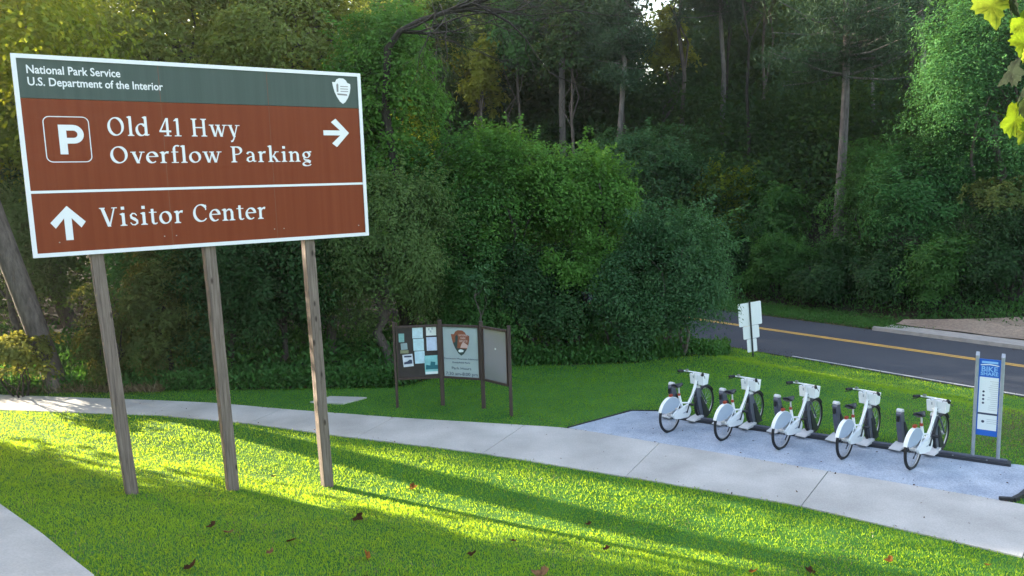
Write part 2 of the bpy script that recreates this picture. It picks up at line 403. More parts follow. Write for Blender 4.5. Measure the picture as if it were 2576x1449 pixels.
# road
def road_strip(name, s0, s1, l0, l1, zo, material, n=60):
    mb = MB(); ls = np.linspace(l0, l1, n)
    vs = []
    for l in ls:
        for s in (s0, s1):
            x, y = road_xy(s, l); vs.append((x, y, -.7 + zo))
    mb.add(vs, [(2 * i, 2 * i + 1, 2 * i + 3, 2 * i + 2) for i in range(n - 1)])
    return mb
tag(road_strip('road', -.02, 5.42, -60, 40, .02, M['asphalt']).build('road', M['asphalt']), kind='structure')
yl = road_strip('y', 3.04, 3.16, -60, 40, .026, None)
yl2 = road_strip('y', 3.20, 3.32, -60, 40, .026, None); yl.add(yl2.v, yl2.f)
tag(yl.build('road_centre_marking', M['yellow']), kind='structure')
tag(road_strip('e', .05, .14, 2.2, 40, .026, None).build('road_edge_marking', M['whiteline']), kind='structure')
# kerb, gutter and pavement by the driveway mouth on the far right
def kerb_poly(s0, s1, l0, l1, z0, z1, mb):
    P = [road_xy(s0, l0), road_xy(s0, l1), road_xy(s1, l1), road_xy(s1, l0)]
    vs = [(x, y, -.7 + z0) for x, y in P] + [(x, y, -.7 + z1) for x, y in P]
    mb.add(vs, [(0, 3, 2, 1), (4, 5, 6, 7), (0, 1, 5, 4), (1, 2, 6, 5), (2, 3, 7, 6), (3, 0, 4, 7)])
kb = MB(); kerb_poly(5.34, 5.50, 2.0, 30, -.1, .14, kb); tag(kb.build('kerb', M['kerb']), kind='structure')
pv = MB(); kerb_poly(5.51, 6.4, 2.2, 30, -.1, .10, pv); tag(pv.build('pavement', M['kerb']), kind='structure')
def bank(name, s0, s1, l0, l1, zf, material, n=14):
    S = np.linspace(0, 1, n); Lq = np.linspace(l0, l1, n * 2); V = []
    for l in Lq:
        for q in S:
            s = s0 + (s1 - s0) * q * min(1, .25 + (l - l0) / 6)
            x, y = road_xy(s, l); V.append((x, y, zf(s, l, x, y)))
    V = np.array(V); i, j = np.meshgrid(np.arange(n - 1), np.arange(2 * n - 1)); a = (j * n + i).ravel()
    o = mesh_np(name, V, np.stack([a, a + 1, a + n + 1, a + n], -1), material, smooth=True); tag(o, kind='structure')
rng0 = np.random.default_rng(8)
bank('sandy_bank', 6.35, 8.8, 2.3, 30, lambda s, l, x, y: -.7 + .085 + .05 + .20 * max(0, s - 6.6) ** 1.1 + .015 * math.sin(l * 3.1 + s * 2), M['sand'])
bank('clay_bank', 8.4, 12.4, 6.5, 30, lambda s, l, x, y: -.66 + .16 + .24 * max(0, s - 6.6) ** 1.1, M['clay'])
dr = empty('storm_drain', (*road_xy(5.43, 8.2), -.7), math.atan2(-.78, .626), 'dark storm drain opening in the far kerb at the right edge', 'drain')
MB().box((0, 0, .075), (2.2, .30, .11)).build('drain_mouth', M['black'], dr)
MB().box((0, .06, .150), (2.5, .62, .04)).build('cover_slab', M['kerb'], dr)

# ------------------------------------------------------------------ lettering
THK, THN = .158, .066
def nib(t, k=1.0):
    a = R_(24); return max(THN, THK * abs(t[0] * math.sin(a) - t[1] * math.cos(a))) * k
def stroke(pts, w=None, closed=False):
    """variable-width strip along a polyline, as quads in 2D"""
    P = [np.array(p, float) for p in pts]; n = len(P); Lf = []; Rt = []
    for i in range(n):
        if closed: t = P[(i + 1) % n] - P[i - 1]
        else: t = P[min(i + 1, n - 1)] - P[max(i - 1, 0)]
        t = t / (np.linalg.norm(t) + 1e-9); q = np.array([-t[1], t[0]]); ww = (nib(t) if w is None else (w[i] if hasattr(w, '__len__') else w)) / 2
        Lf.append(P[i] + q * ww); Rt.append(P[i] - q * ww)
    m = n if closed else n - 1
    return [[Lf[i], Rt[i], Rt[(i + 1) % n], Lf[(i + 1) % n]] for i in range(m)]
def arc(cx, cy, rx, ry, a0, a1, n=18): return [(cx + rx * math.cos(R_(a0 + (a1 - a0) * i / n)), cy + ry * math.sin(R_(a0 + (a1 - a0) * i / n))) for i in range(n + 1)]
def rect(x0, y0, x1, y1): return [[(x0, y0), (x1, y0), (x1, y1), (x0, y1)]]
SF = .05
def stem(x, y0, y1, foot=1, head=0, w=.15, fw=.17):
    q = rect(x - w / 2, y0, x + w / 2, y1)
    if foot: q += rect(x - fw, y0, x + fw, y0 + SF) + [[(x - w / 2 - .05, y0 + SF), (x + w / 2 + .05, y0 + SF), (x + w / 2, y0 + SF + .05), (x - w / 2, y0 + SF + .05)]]
    if head == 1: q += [[(x - w / 2 - .11, y1 - .05), (x - w / 2, y1 - .13), (x, y1 - .02), (x, y1 + .02)]]
    if head == 2: q += rect(x - fw, y1 - SF, x + fw, y1) + [[(x - w / 2, y1 - SF - .05), (x + w / 2, y1 - SF - .05), (x + w / 2 + .05, y1 - SF), (x - w / 2 - .05, y1 - SF)]]
    return q
XH = .68
def diag(x0, y0, x1, y1, w): 
    d = w / 2; return [[(x0 - d, y0), (x1 - d, y1), (x1 + d, y1), (x0 + d, y0)]]
def vtop(x, y): return rect(x - .14, y - SF, x + .14, y)
GL = {
 'O': (1.0, lambda: stroke(arc(.48, .5, .36, .46, 0, 350, 36), closed=True)),
 'C': (.86, lambda: stroke(arc(.48, .5, .37, .46, 42, 318, 30)) + rect(.72, .66, .78, .95) ),
 'o': (.72, lambda: stroke(arc(.35, XH / 2, .26, XH / 2 - .03, 0, 350, 30), closed=True)),
 'l': (.38, lambda: stem(.19, 0, 1.06, 1, 1)),
 'i': (.38, lambda: stem(.19, 0, XH, 1, 1) + stroke([(.19, .86), (.19, 1.02)], .17)),
 'd': (.78, lambda: stroke(arc(.33, XH / 2, .25, XH / 2 - .03, 40, 325, 24)) + rect(.5, .02, .65, 1.06) + [[(.39, 1.01), (.5, .93), (.57, 1.04), (.57, 1.08)]] + [[(.6, 0), (.74, .06), (.74, .1), (.6, .1)]]),
 '4': (.72, lambda: rect(.43, 0, .57, 1.0) + rect(.3, 0, .7, SF) + [[(.04, .27), (.13, .27), (.5, 1.0), (.43, 1.0)]] + rect(.04, .22, .70, .32)),
 '1': (.52, lambda: rect(.22, 0, .36, 1.0) + rect(.1, 0, .48, SF) + [[(.06, .84), (.22, .84), (.3, 1.0), (.22, 1.0)]]),
 'H': (1.06, lambda: stem(.24, 0, 1, 1, 2) + stem(.80, 0, 1, 1, 2) + rect(.3, .47, .74, .535)),
 'P': (.82, lambda: stem(.24, 0, 1, 1, 2) + stroke([(.3, .965)] + arc(.42, .73, .25, .23, 90, -90, 16) + [(.3, .49)])),
 'V': (.92, lambda: diag(.16, 1, .46, 0, .17) + diag(.76, 1, .47, 0, .075) + vtop(.16, 1) + vtop(.76, 1)),
 'v': (.70, lambda: diag(.13, XH, .36, 0, .16) + diag(.58, XH, .36, 0, .07) + vtop(.13, XH) + vtop(.58, XH)),
 'w': (1.04, lambda: diag(.13, XH, .33, 0, .15) + diag(.54, XH, .34, 0, .07) + diag(.5, XH, .71, 0, .15) + diag(.92, XH, .72, 0, .07) + vtop(.13, XH) + vtop(.5, XH) + vtop(.92, XH)),
 'y': (.72, lambda: diag(.14, XH, .38, 0, .16) + [[(.34, .0), (.41, .0), (.62, XH), (.555, XH)]] + vtop(.14, XH) + vtop(.6, XH) + stroke([(.39, .06), (.33, -.12), (.25, -.25), (.15, -.27)], [.08, .08, .09, .1])),
 'e': (.64, lambda: stroke(arc(.33, XH / 2, .25, XH / 2 - .03, 4, 312, 28)) + rect(.1, .36, .57, .42)),
 'r': (.54, lambda: stem(.2, 0, XH, 1, 1) + stroke([(.24, .48), (.32, .6), (.42, .64), (.50, .62)], [.06, .08, .12, .15])),
 'f': (.46, lambda: rect(.13, 0, .27, .86) + rect(.03, 0, .4, SF) + stroke([(.2, .8), (.22, .94), (.3, 1.03), (.42, 1.04), (.47, .99)], [.14, .11, .08, .09, .12]) + rect(.04, XH - SF, .42, XH)),
 'n': (.80, lambda: stem(.2, 0, XH, 1, 1) + stem(.6, 0, .5, 1, 0) + stroke([(.25, .5), (.34, .6), (.45, .64), (.55, .6), (.6, .47)], [.05, .07, .1, .13, .15])),
 'k': (.78, lambda: stem(.2, 0, 1.06, 1, 1) + [[(.24, .27), (.32, .3), (.6, XH), (.5, XH)]] + diag(.36, .42, .62, 0, .15) + rect(.44, XH - SF, .7, XH) + rect(.48, 0, .78, SF)),
 'a': (.68, lambda: rect(.42, .06, .56, .48) + stroke([(.14, .52), (.2, .62), (.32, .65), (.44, .6), (.49, .45)], [.13, .1, .075, .1, .14]) + stroke([(.49, .38), (.3, .34), (.16, .25), (.14, .14), (.22, .04), (.34, .05), (.48, .14)], [.05, .06, .1, .15, .09, .06, .05]) + [[(.5, 0), (.66, .04), (.66, .09), (.5, .1)]]),
 's': (.54, lambda: stroke([(.43, .52), (.34, .63), (.22, .64), (.13, .55), (.16, .42), (.3, .34), (.42, .24), (.43, .11), (.32, .03), (.18, .04), (.09, .16)], [.05, .06, .07, .1, .14, .16, .14, .1, .07, .06, .05])),
 't': (.46, lambda: rect(.13, .1, .27, .84) + rect(.02, XH - SF, .42, XH) + stroke([(.2, .14), (.24, .05), (.33, .03), (.43, .08)], [.14, .12, .08, .05])),
 'g': (.70, lambda: stroke(arc(.30, .45, .19, .19, 0, 350, 22), closed=True) + stroke([(.42, .58), (.5, .66), (.62, .64)], [.05, .07, .1]) + stroke([(.18, .30), (.12, .2), (.2, .11), (.42, .08), (.55, .0)], [.05, .08, .1, .12, .12]) + stroke(arc(.32, -.14, .24, .13, 30, 350, 24))),
 ' ': (.36, lambda: []),
}
def serif_line(text, u0, u1, base, cap, y, parent):
    adv = sum(GL[c][0] + .06 for c in text) - .06; sx = (u1 - u0) / adv; x = u0; mb = MB()
    for c in text + ' ':
        if c == ' ':
            if mb.f: mb.build('lettering', M['signwhite'], parent)
            mb = MB()
        a, fn = GL[c]
        for k, q in enumerate(fn()):
            pts = [(x + p[0] * sx, base + p[1] * cap) for p in q]
            ar = sum(pts[i][0] * pts[(i + 1) % 4][1] - pts[(i + 1) % 4][0] * pts[i][1] for i in range(4))
            if ar < 0: pts = pts[::-1]
            yy = y - (k % 7) * .00025
            mb.add([(p[0], yy, p[1]) for p in pts], [(0, 1, 2, 3)])
        x += (a + .06) * sx
def text_mesh(name, body, size, loc, material, parent, width=None, height=None, rz=0, off=0.0, align='LEFT'):
    """built-in font, upright text whose front faces local -y; width scales it"""
    cu = bpy.data.curves.new(name, 'FONT'); cu.body = body; cu.size = size; cu.offset = off; cu.resolution_u = 3; cu.align_x = align
    t = bpy.data.objects.new(name, cu); C.objects.link(t)
    dg = bpy.context.evaluated_depsgraph_get(); me = bpy.data.meshes.new_from_object(t.evaluated_get(dg))
    bpy.data.objects.remove(t); bpy.data.curves.remove(cu)
    n = len(me.vertices); co = np.zeros(n * 3, np.float32); me.vertices.foreach_get('co', co); co = co.reshape(-1, 3)
    x = co[:, 0].copy(); z = co[:, 1].copy()
    if width: 
        if align == 'LEFT': x = (x - x.min()) * width / (x.max() - x.min())
        else: x = (x - (x.min() + x.max()) / 2) * width / (x.max() - x.min())
    if height: z = z * height
    out = np.stack([x, np.zeros(n), z], -1).astype(np.float32)
    # one object per word: cut where the letters leave a wide gap
    polys = [tuple(p.vertices) for p in me.polygons]; bpy.data.meshes.remove(me)
    iv = sorted((min(x[i] for i in p), max(x[i] for i in p)) for p in polys); cuts = []; hi = iv[0][1]
    gap = (x.max() - x.min()) / max(len(body), 1) * .42
    for a, c in iv:
        if a - hi > gap: cuts.append((a + hi) / 2)
        hi = max(hi, c)
    o = None
    for k in range(len(cuts) + 1):
        lo_ = cuts[k - 1] if k else -1e9; hi_ = cuts[k] if k < len(cuts) else 1e9
        ps = [p for p in polys if lo_ < x[p[0]] < hi_]; us = sorted({i for p in ps for i in p}); mp_ = {u: q for q, u in enumerate(us)}
        mb = MB(); mb.add([out[u] for u in us], [tuple(mp_[i] for i in p) for p in ps])
        o = mb.build(name, material, parent); o.location = loc; o.rotation_euler = (0, 0, rz)
    return o
ARROWHEAD = [(-.28, 1.27), (-.12, 1.35), (.12, 1.34), (.27, 1.24), (.33, 1.12), (.50, 1.06), (.5, .85), (.44, .58), (.33, .33), (.17, .1), (.02, 0), (-.14, .12), (-.30, .36), (-.42, .62), (-.49, .9), (-.53, 1.13), (-.36, 1.13)]
def flat(poly, cx, cz, sc, y, sx=None):
    sx = sx or sc
    pts = [(cx + p[0] * sx, y, cz + p[1] * sc) for p in poly]
    ar = sum(pts[i][0] * pts[(i + 1) % len(pts)][2] - pts[(i + 1) % len(pts)][0] * pts[i][2] for i in range(len(pts)))
    if ar < 0: pts = pts[::-1]
    mb = MB(); mb.add(pts, [tuple(range(len(pts)))]); return mb

# ------------------------------------------------------------------ big brown park sign
SW, SH = 4.596, 2.52; SZ = 3.8815; kx = SW / 4.49
SANG = R_(34.618); PLX, PLY = -6.0442, 9.7962
sg = empty('park_sign', (PLX, PLY, 0), SANG, 'large brown and green directional sign board on three tall weathered timber posts', 'sign')
MB().box((SW / 2, .03, SZ + .995), (SW - .02, .04, 1.99 - .01)).build('brown_panel', M['signbrown'], sg)
MB().box((SW / 2, .03, SZ + 2.253), (SW - .02, .04, .525)).build('green_panel', M['signgreen'], sg)
br = MB(); bw = .052
for (x0, x1, z0, z1) in ((0, SW, 0, bw), (0, SW, SH - bw, SH), (0, bw, bw, SH - bw), (SW - bw, SW, bw, SH - bw)):
    br.box(((x0 + x1) / 2, .025, SZ + (z0 + z1) / 2), (x1 - x0, .06, z1 - z0))
br.build('border', M['signwhite'], sg)
MB().box((SW / 2, .006, SZ + .826), (SW - 2 * bw, .006, .034)).build('dividing_line', M['signwhite'], sg)
YF = .0065
serif_line('Old 41 Hwy', .956 * kx, 2.626 * kx, SZ + 1.535, .243, YF, sg)
serif_line('Overflow Parking', .957 * kx, 3.663 * kx, SZ + 1.175, .225, YF, sg)
serif_line('Visitor Center', .772 * kx, 2.914 * kx, SZ + .350, .25, YF, sg)
text_mesh('lettering', 'National Park Service', .14, (.147 * kx, YF, SZ + 2.292), M['signwhite'], sg, 1.028 * kx, 1.02, off=.0024)
text_mesh('lettering', 'U.S. Department of the Interior', .14, (.147 * kx, YF, SZ + 2.145), M['signwhite'], sg, 1.526 * kx, 1.02, off=.0024)
# arrows
def arrow(cx, cz, L, Hd, ang, w=.075):
    # pointing +x before rotation; tip at (L/2,0)
    c, s = math.cos(ang), math.sin(ang); rot = lambda p: (cx + p[0] * c - p[1] * s, cz + p[0] * s + p[1] * c); mb = MB()
    a = w * .5; k = Hd / 2; t = L / 2; hd = .21
    polys = [[(-t, -a), (t - .07, -a), (t - .07, a), (-t, a)],
             [(t, 0), (t - hd, k), (t - hd - .075, k - .055), (t - .105, 0)], [(t, 0), (t - .105, 0), (t - hd - .075, -k + .055), (t - hd, -k)]]
    for i, p in enumerate(polys):
        q = [rot(v) for v in p]; ar = sum(q[j][0] * q[(j + 1) % 4][1] - q[(j + 1) % 4][0] * q[j][1] for j in range(4))
        if ar < 0: q = q[::-1]
        mb.add([(v[0], YF - i * .0003, v[1]) for v in q], [(0, 1, 2, 3)])
    return mb
arrow(4.055 * kx, SZ + 1.607, .415, .43, 0).build('right_arrow', M['signwhite'], sg)
arrow(.418 * kx, SZ + .422, .44, .40, math.pi / 2, .085).build('up_arrow', M['signwhite'], sg)
# parking symbol: rounded outline and a bold P
pk = MB(); x0, x1, z0, z1, r = .262 * kx, .757 * kx, SZ + 1.20, SZ + 1.768, .07
out = arc(x1 - r, z1 - r, r, r, 0, 90, 6) + arc(x0 + r, z1 - r, r, r, 90, 180, 6) + arc(x0 + r, z0 + r, r, r, 180, 270, 6) + arc(x1 - r, z0 + r, r, r, 270, 360, 6)
for q in stroke(out, .011, True):
    pts = [(p[0], YF, p[1]) for p in q]; pk.add(pts, [(0, 1, 2, 3)])
px, pz, ph = .415 * kx, SZ + 1.296, .372
for i, q in enumerate(rect(px, pz, px + .088, pz + ph) + stroke([(px + .05, pz + ph - .036)] + arc(px + .165, pz + ph - .118, .082, .082, 90, -90, 12) + [(px + .05, pz + ph - .200)], .072)):
    ar = sum(q[j][0] * q[(j + 1) % 4][1] - q[(j + 1) % 4][0] * q[j][1] for j in range(4)); q = q if ar > 0 else q[::-1]
    pk.add([(p[0], YF - (i % 5) * .0003, p[1]) for p in q], [(0, 1, 2, 3)])
pk.build('parking_symbol', M['signwhite'], sg)
ecx, ecz, esc = 4.182 * kx, SZ + 2.048, .285
em = flat(ARROWHEAD, ecx, ecz, esc, YF).build('arrowhead_emblem', M['signwhite'], sg)
gm = M['signgreen_detail'] = mat('emblem_grey', (.22, .19, .20), .5)
d = MB()
for poly in ([(-.30, 1.0), (-.24, 1.08), (-.18, 1.0), (-.2, .62), (-.3, .62)], [(-.28, .55), (.28, .52), (.3, .44), (-.26, .46)]):
    f_ = flat(poly, ecx, ecz, esc, YF - .0006); d.add(f_.v, f_.f)
for k in range(3): f_ = flat([(-.08, .94 - k * .13), (.36, .94 - k * .13), (.36, .90 - k * .13), (-.08, .90 - k * .13)], ecx, ecz, esc, YF - .0006); d.add(f_.v, f_.f)
d.build('emblem_detail', gm, em)
# rivets and panel seams
for (u, v) in [(.131, 2.124), (1.50, 2.10), (1.66, 2.10), (2.83, 2.06), (2.96, 2.06), (.30, .18), (1.53, .18), (1.68, .18), (3.02, .19), (3.16, .19), (4.33, .17)]:
    rv = MB(); rv.prism(circle(.009, 8), 0, .005, (u * kx, .008, SZ + v), Matrix.Rotation(R_(90), 3, 'X')); rv.build('rivet', M['signgreen'] if v > 2 else M['kerb'], sg)
seam_m = mat('seam', (.16, .055, .03), .6)
for u in (1.63, 3.06): MB().box((u * kx, .0088, SZ + SH / 2 + .0), (.006, .0016, SH - 2 * bw - .01)).build('panel_seam', seam_m, sg)
# posts, each leaning a little, behind the board
postdat = [(.723, .868), (2.167, 2.228), (3.637, 3.70)]
for k, (ut, ub) in enumerate(postdat):
    bx = PLX + math.cos(SANG) * ub; by = PLY + math.sin(SANG) * ub; zb = tz(bx, by) - .15; zt = SZ + SH - .12
    mb = MB(); hx, hy = .078, .095; n = 14; rr = random.Random(k)
    rings = []
    for i in range(n + 1):
        f = i / n; z = zb + (zt - zb) * f; u = ub + (ut - ub) * min(1.2, (z - zb) / (SZ - zb)); u = ub + (ut - ub) * ((z - zb) / (SZ - zb))
        jit = rr.uniform(-.003, .003); b = .012
        rings.append([(u + x + jit, .155 + y, z) for x, y in ((-hx + b, -hy), (hx - b, -hy), (hx, -hy + b), (hx, hy - b), (hx - b, hy), (-hx + b, hy), (-hx, hy - b), (-hx, -hy + b))])
    vs = [p for rg in rings for p in rg]; fs = [(i * 8 + j, i * 8 + (j + 1) % 8, i * 8 + 8 + (j + 1) % 8, i * 8 + 8 + j) for i in range(n) for j in range(8)]
    fs.append(tuple(range(n * 8, n * 8 + 8)))
    mb.add(vs, fs); mb.build('post', M['timber'], sg)

# ------------------------------------------------------------------ notice board (three hinged panels on four posts)
NB = [(-2.50, 15.95), (-1.545, 16.03), (-.665, 15.72), (-.09, 15.12)]
nb = empty('notice_board', (-1.3, 15.8, 0), 0, 'dark brown three-panel park notice board standing on the grass beside the path', 'notice board')
NBO = Vector((-1.3, 15.8, 0))
for k, (x, y) in enumerate(NB):
    wd = .05 if k in (0,) else (.085 if k < 3 else .07)
    mb = MB(); mb.box((x + 1.3, y - 15.8, .86), (wd, .09, 1.96), bev=.008)
    mb.build('post', M['brownframe'], nb)
def panel_frame(k):
    a = Vector((*NB[k], 0)) - NBO; b = Vector((*NB[k + 1], 0)) - NBO; d = (b - a); L = d.length; ang = math.atan2(d.y, d.x)
    o = empty('display_panel', a, ang); o.parent = nb; return o, L
for k in range(3):
    o, L = panel_frame(k); z0, z1 = .60, 1.75; f = .045
    # the panel itself is a mesh part; its trim and posters are sub-parts
    bk = MB().box((L / 2, .01, (z0 + z1) / 2), (L - .09, .03, z1 - z0 - .02))
    matl = M['boardback'] if k == 0 else (mat('grey_display', (.40, .47, .50), .35, col2=(.36, .42, .46), scale=2) if k == 1 else mat('grey_plexiglass', (.25, .24, .26), .15, spec=.8, coat=.6))
    C.objects.unlink(o); 
    pn = bk.build('display_panel', matl, nb); pn.location = o.location; pn.rotation_euler = o.rotation_euler; bpy.data.objects.remove(o)
    fr = MB()
    for (cx, cz, w_, h_) in ((L / 2, z0 + f / 2, L - .08, f), (L / 2, z1 - f / 2, L - .08, f)): fr.box((cx, -.005, cz), (w_, .06, h_))
    fr.box((.055, -.004, (z0 + z1) / 2), (.03, .058, z1 - z0 - 2 * f)); fr.box((L - .055, -.004, (z0 + z1) / 2), (.03, .058, z1 - z0 - 2 * f))
    fr.build('trim', M['brownframe'], pn)
    yp = -.009
    if k == 0:
        H = z1 - z0
        papers = [(.10, .22, .70, .86, (.22, .42, .42), 'poster'), (.14, .28, .56, .68, (.30, .38, .42), 'poster'), (.12, .30, .49, .55, (.25, .26, .16), 'poster'),
                  (.40, .63, .76, .97, (.55, .72, .82), 'notice'), (.41, .64, .53, .75, (.52, .72, .82), 'notice'), (.43, .65, .29, .52, (.52, .72, .86), 'notice'),
                  (.70, .92, .80, .99, (.72, .76, .76), 'notice'), (.70, .94, .52, .77, (.56, .64, .85), 'notice'),
                  (.17, .39, .24, .47, (.66, .70, .80), 'poster'), (.64, .96, .08, .43, (.26, .58, .62), 'poster')]
        for i, (a0, a1, b0, b1, cl, nm) in enumerate(papers):
            pm = mat('paper_tint', cl, .6, col2=tuple(c * .8 for c in cl), scale=9)
            p_ = MB().box((L * (a0 + a1) / 2, yp - .002, z0 + H * (b0 + b1) / 2), (L * (a1 - a0), .003, H * (b1 - b0)), Matrix.Rotation(R_([1, -3, 2, 1, 0, -1, 0, 0, -4, -1][i]), 3, 'Y')).build(nm, pm, pn)
            if i in (6,):
                q = MB()
                for dx, dz in ((.28, .62), (.62, .68), (.45, .4)): q.box((L * (a0 + (a1 - a0) * dx), yp - .0045, z0 + H * (b0 + (b1 - b0) * dz)), (.035, .002, .045))
                # print on the paper stays with it
                q.v += []; q.build(nm, M['greyink'], pn)
            if i == 8:
                q = MB(); q.box((L * (a0 + a1) / 2, yp - .0045, z0 + H * .43), (L * .16, .002, .035)); q.add(*(lambda m_: (m_.v, m_.f))(flat([(-.5, 0), (.5, .1), (.5, .8), (.2, .9), (-.1, .55), (-.5, .4)], L * .28, z0 + H * .285, .11, yp - .0046, .17)))
                q.build(nm, M['ink'], pn)
            if i == 9:
                q = MB(); q.add(*(lambda m_: (m_.v, m_.f))(flat([(-.55, 0), (.5, 0), (.55, .5), (.25, .55), (.3, .9), (-.1, 1), (-.15, .5), (-.5, .6)], L * .80, z0 + H * .17, .17, yp - .0046, .25)))
                q.build(nm, mat('teal_print', (.02, .14, .18), .6), pn)
                q = MB(); q.box((L * .80, yp - .0045, z0 + H * .105), (L * .30, .002, H * .045)); q.build(nm, M['paperwhite'], pn)
    if k == 1:
        cx = L * .50; sc_ = .40; cz = z0 + .50
        em = flat(ARROWHEAD, cx, cz, sc_, yp).build('arrowhead_emblem', M['emblembrown'], pn)
        flat([(-.32, .40), (.34, .36), (.17, .1), (.02, 0), (-.14, .12)], cx, cz, sc_, yp - .001).build('emblem_base', M['emblemgreen'], em)
        flat([(-.30, .40), (-.42, .66), (-.30, .72), (-.28, 1.02), (-.2, 1.12), (-.13, 1.0), (-.17, .7), (-.2, .40)], cx, cz, sc_, yp - .0012).build('emblem_tree', M['emblemgreen'], em)
        flat([(-.02, .42), (.05, .6), (.15, .74), (.24, .68), (.42, .56), (.38, .42)], cx, cz, sc_, yp - .0014).build('emblem_mountain', M['emblempink'], em)
        flat([(-.14, .22), (-.12, .3), (0, .34), (.12, .31), (.17, .26), (.12, .2), (-.05, .17)], cx, cz, sc_, yp - .002).build('emblem_bison', M['paperwhite'], em)
        for i_, wd in enumerate(('NATIONAL', 'PARK', 'SERVICE')):
            t_ = text_mesh('emblem_lettering', wd, .06, (cx + .065, yp - .002, cz + .415 - i_ * .062), M['emblempink'], pn, (.20, .12, .19)[i_], 1.0, off=.001, align='CENTER')
            t_.parent = em
        text_mesh('lettering', 'Kennesaw Mountain National', .05, (cx, yp - .001, z0 + .415), M['ink'], pn, .76, 1, align='CENTER')
        text_mesh('lettering', 'Battlefield Park', .05, (cx, yp - .001, z0 + .335), M['ink'], pn, .40, 1, align='CENTER')
        text_mesh('lettering', 'Park Hours', .09, (cx, yp - .001, z0 + .20), M['ink'], pn, .44, .9, align='CENTER')
        text_mesh('lettering', '7:30 am-8:00 pm', .10, (cx, yp - .001, z0 + .075), M['ink'], pn, .72, .95, align='CENTER')
    if k == 2:
        MB().box((L * .52, yp - .004, z0 + .72), (.03, .012, .03)).build('latch', M['docklight'], pn)

# ------------------------------------------------------------------ traffic sign seen from behind
ts = empty('traffic_sign', (7.13, 22.6, -.72), R_(14), 'stack of three bare metal plates on a leaning post beside the road, seen from behind', 'traffic sign')
ts.rotation_euler = (0, R_(-5), R_(14)); ts.scale = (.95,) * 3
MB().box((0, 0, .85), (.05, .035, 1.9), bev=.01).build('post', M['darkplastic'], ts)
for nm, w_, z0, z1 in (('upper_plate', .80, 1.02, 1.75), ('middle_plate', .56, .60, 1.01), ('lower_plate', .34, .17, .59)):
    r = .035; hw = w_ / 2
    poly = arc(hw - r, z1 - r, r, r, 0, 90, 4) + arc(-hw + r, z1 - r, r, r, 90, 180, 4) + arc(-hw + r, z0 + r, r, r, 180, 270, 4) + arc(hw - r, z0 + r, r, r, 270, 360, 4)
    MB().plate(poly, .020, .024).build(nm, M['aluplate'], ts)

# ------------------------------------------------------------------ bike share info sign
inf = empty('information_sign', (7.36, 12.02, 0), math.atan2(-.22, .30), 'tall narrow blue and white bike share sign between two grey metal posts', 'sign')
IL = .345
for x in (0, IL):
    mb = MB(); mb.box((x, 0, .86), (.05, .075, 1.72), bev=.012)
    po = mb.build('post', M['metal'], inf)
    MB().add([(x - .025, -.037, 1.72), (x + .025, -.037, 1.72), (x + .025, .037, 1.72), (x - .025, .037, 1.72), (x - .025, .037, 1.77), (x + .025, .037, 1.77)],
             [(0, 1, 5, 4), (0, 4, 3), (1, 2, 5), (3, 4, 5, 2)]).build('post_cap', M['metal'], po)
bd = MB().box((IL / 2, 0, 1.19), (IL - .052, .03, 1.24)).build('sign_board', M['bluesign'], inf)
MB().box((IL / 2, -.0165, 1.095), (IL - .085, .003, .86)).build('white_sheet', M['paperwhite'], bd)
yi = -.0165
text_mesh('lettering', 'BIKE', .12, (IL / 2, yi - .001, 1.615), M['lightblue'], bd, .22, 1, off=.002, align='CENTER')
text_mesh('lettering', 'SHARE', .08, (IL / 2, yi - .001, 1.555), M['lightblue'], bd, .24, .9, off=.002, align='CENTER')
MB().add(*(lambda L_: (L_.v, L_.f))(flat([(-.5, 0), (0, .12), (.5, 0), (.5, .12), (0, .26), (-.5, .12)], IL / 2, 1.71, .12, yi - .001, .25))).build('swoosh', M['paperwhite'], bd)
MB().box((IL / 2, yi - .001, 1.765), (.22, .002, .035)).build('print_block', M['lightblue'], bd)
dt = MB()
for k in range(4): dt.prism(circle(.017, 10), 0, .002, (.105, yi - .002, 1.29 - k * .062), Matrix.Rotation(R_(90), 3, 'X'))
dt.build('print_icon', M['ink'], bd)
MB().box((IL / 2, yi - .002, .93), (.27, .002, .03)).build('print_bar', M['ink'], bd)
ln = MB()
for k in range(15): ln.box((.25 + .01 * math.sin(k * 2), yi - .002, 1.46 - k * .033), (.13 + .04 * math.sin(k * 5), .001, .006))
for k in range(3): ln.box((.25, yi - .002, .84 - k * .03), (.17, .001, .006))
ln.build('print_line', M['greyink'], bd)
MB().prism(circle(.022, 10), 0, .002, (.115, yi - .002, .80), Matrix.Rotation(R_(90), 3, 'X')).build('print_logo', M['ink'], bd)

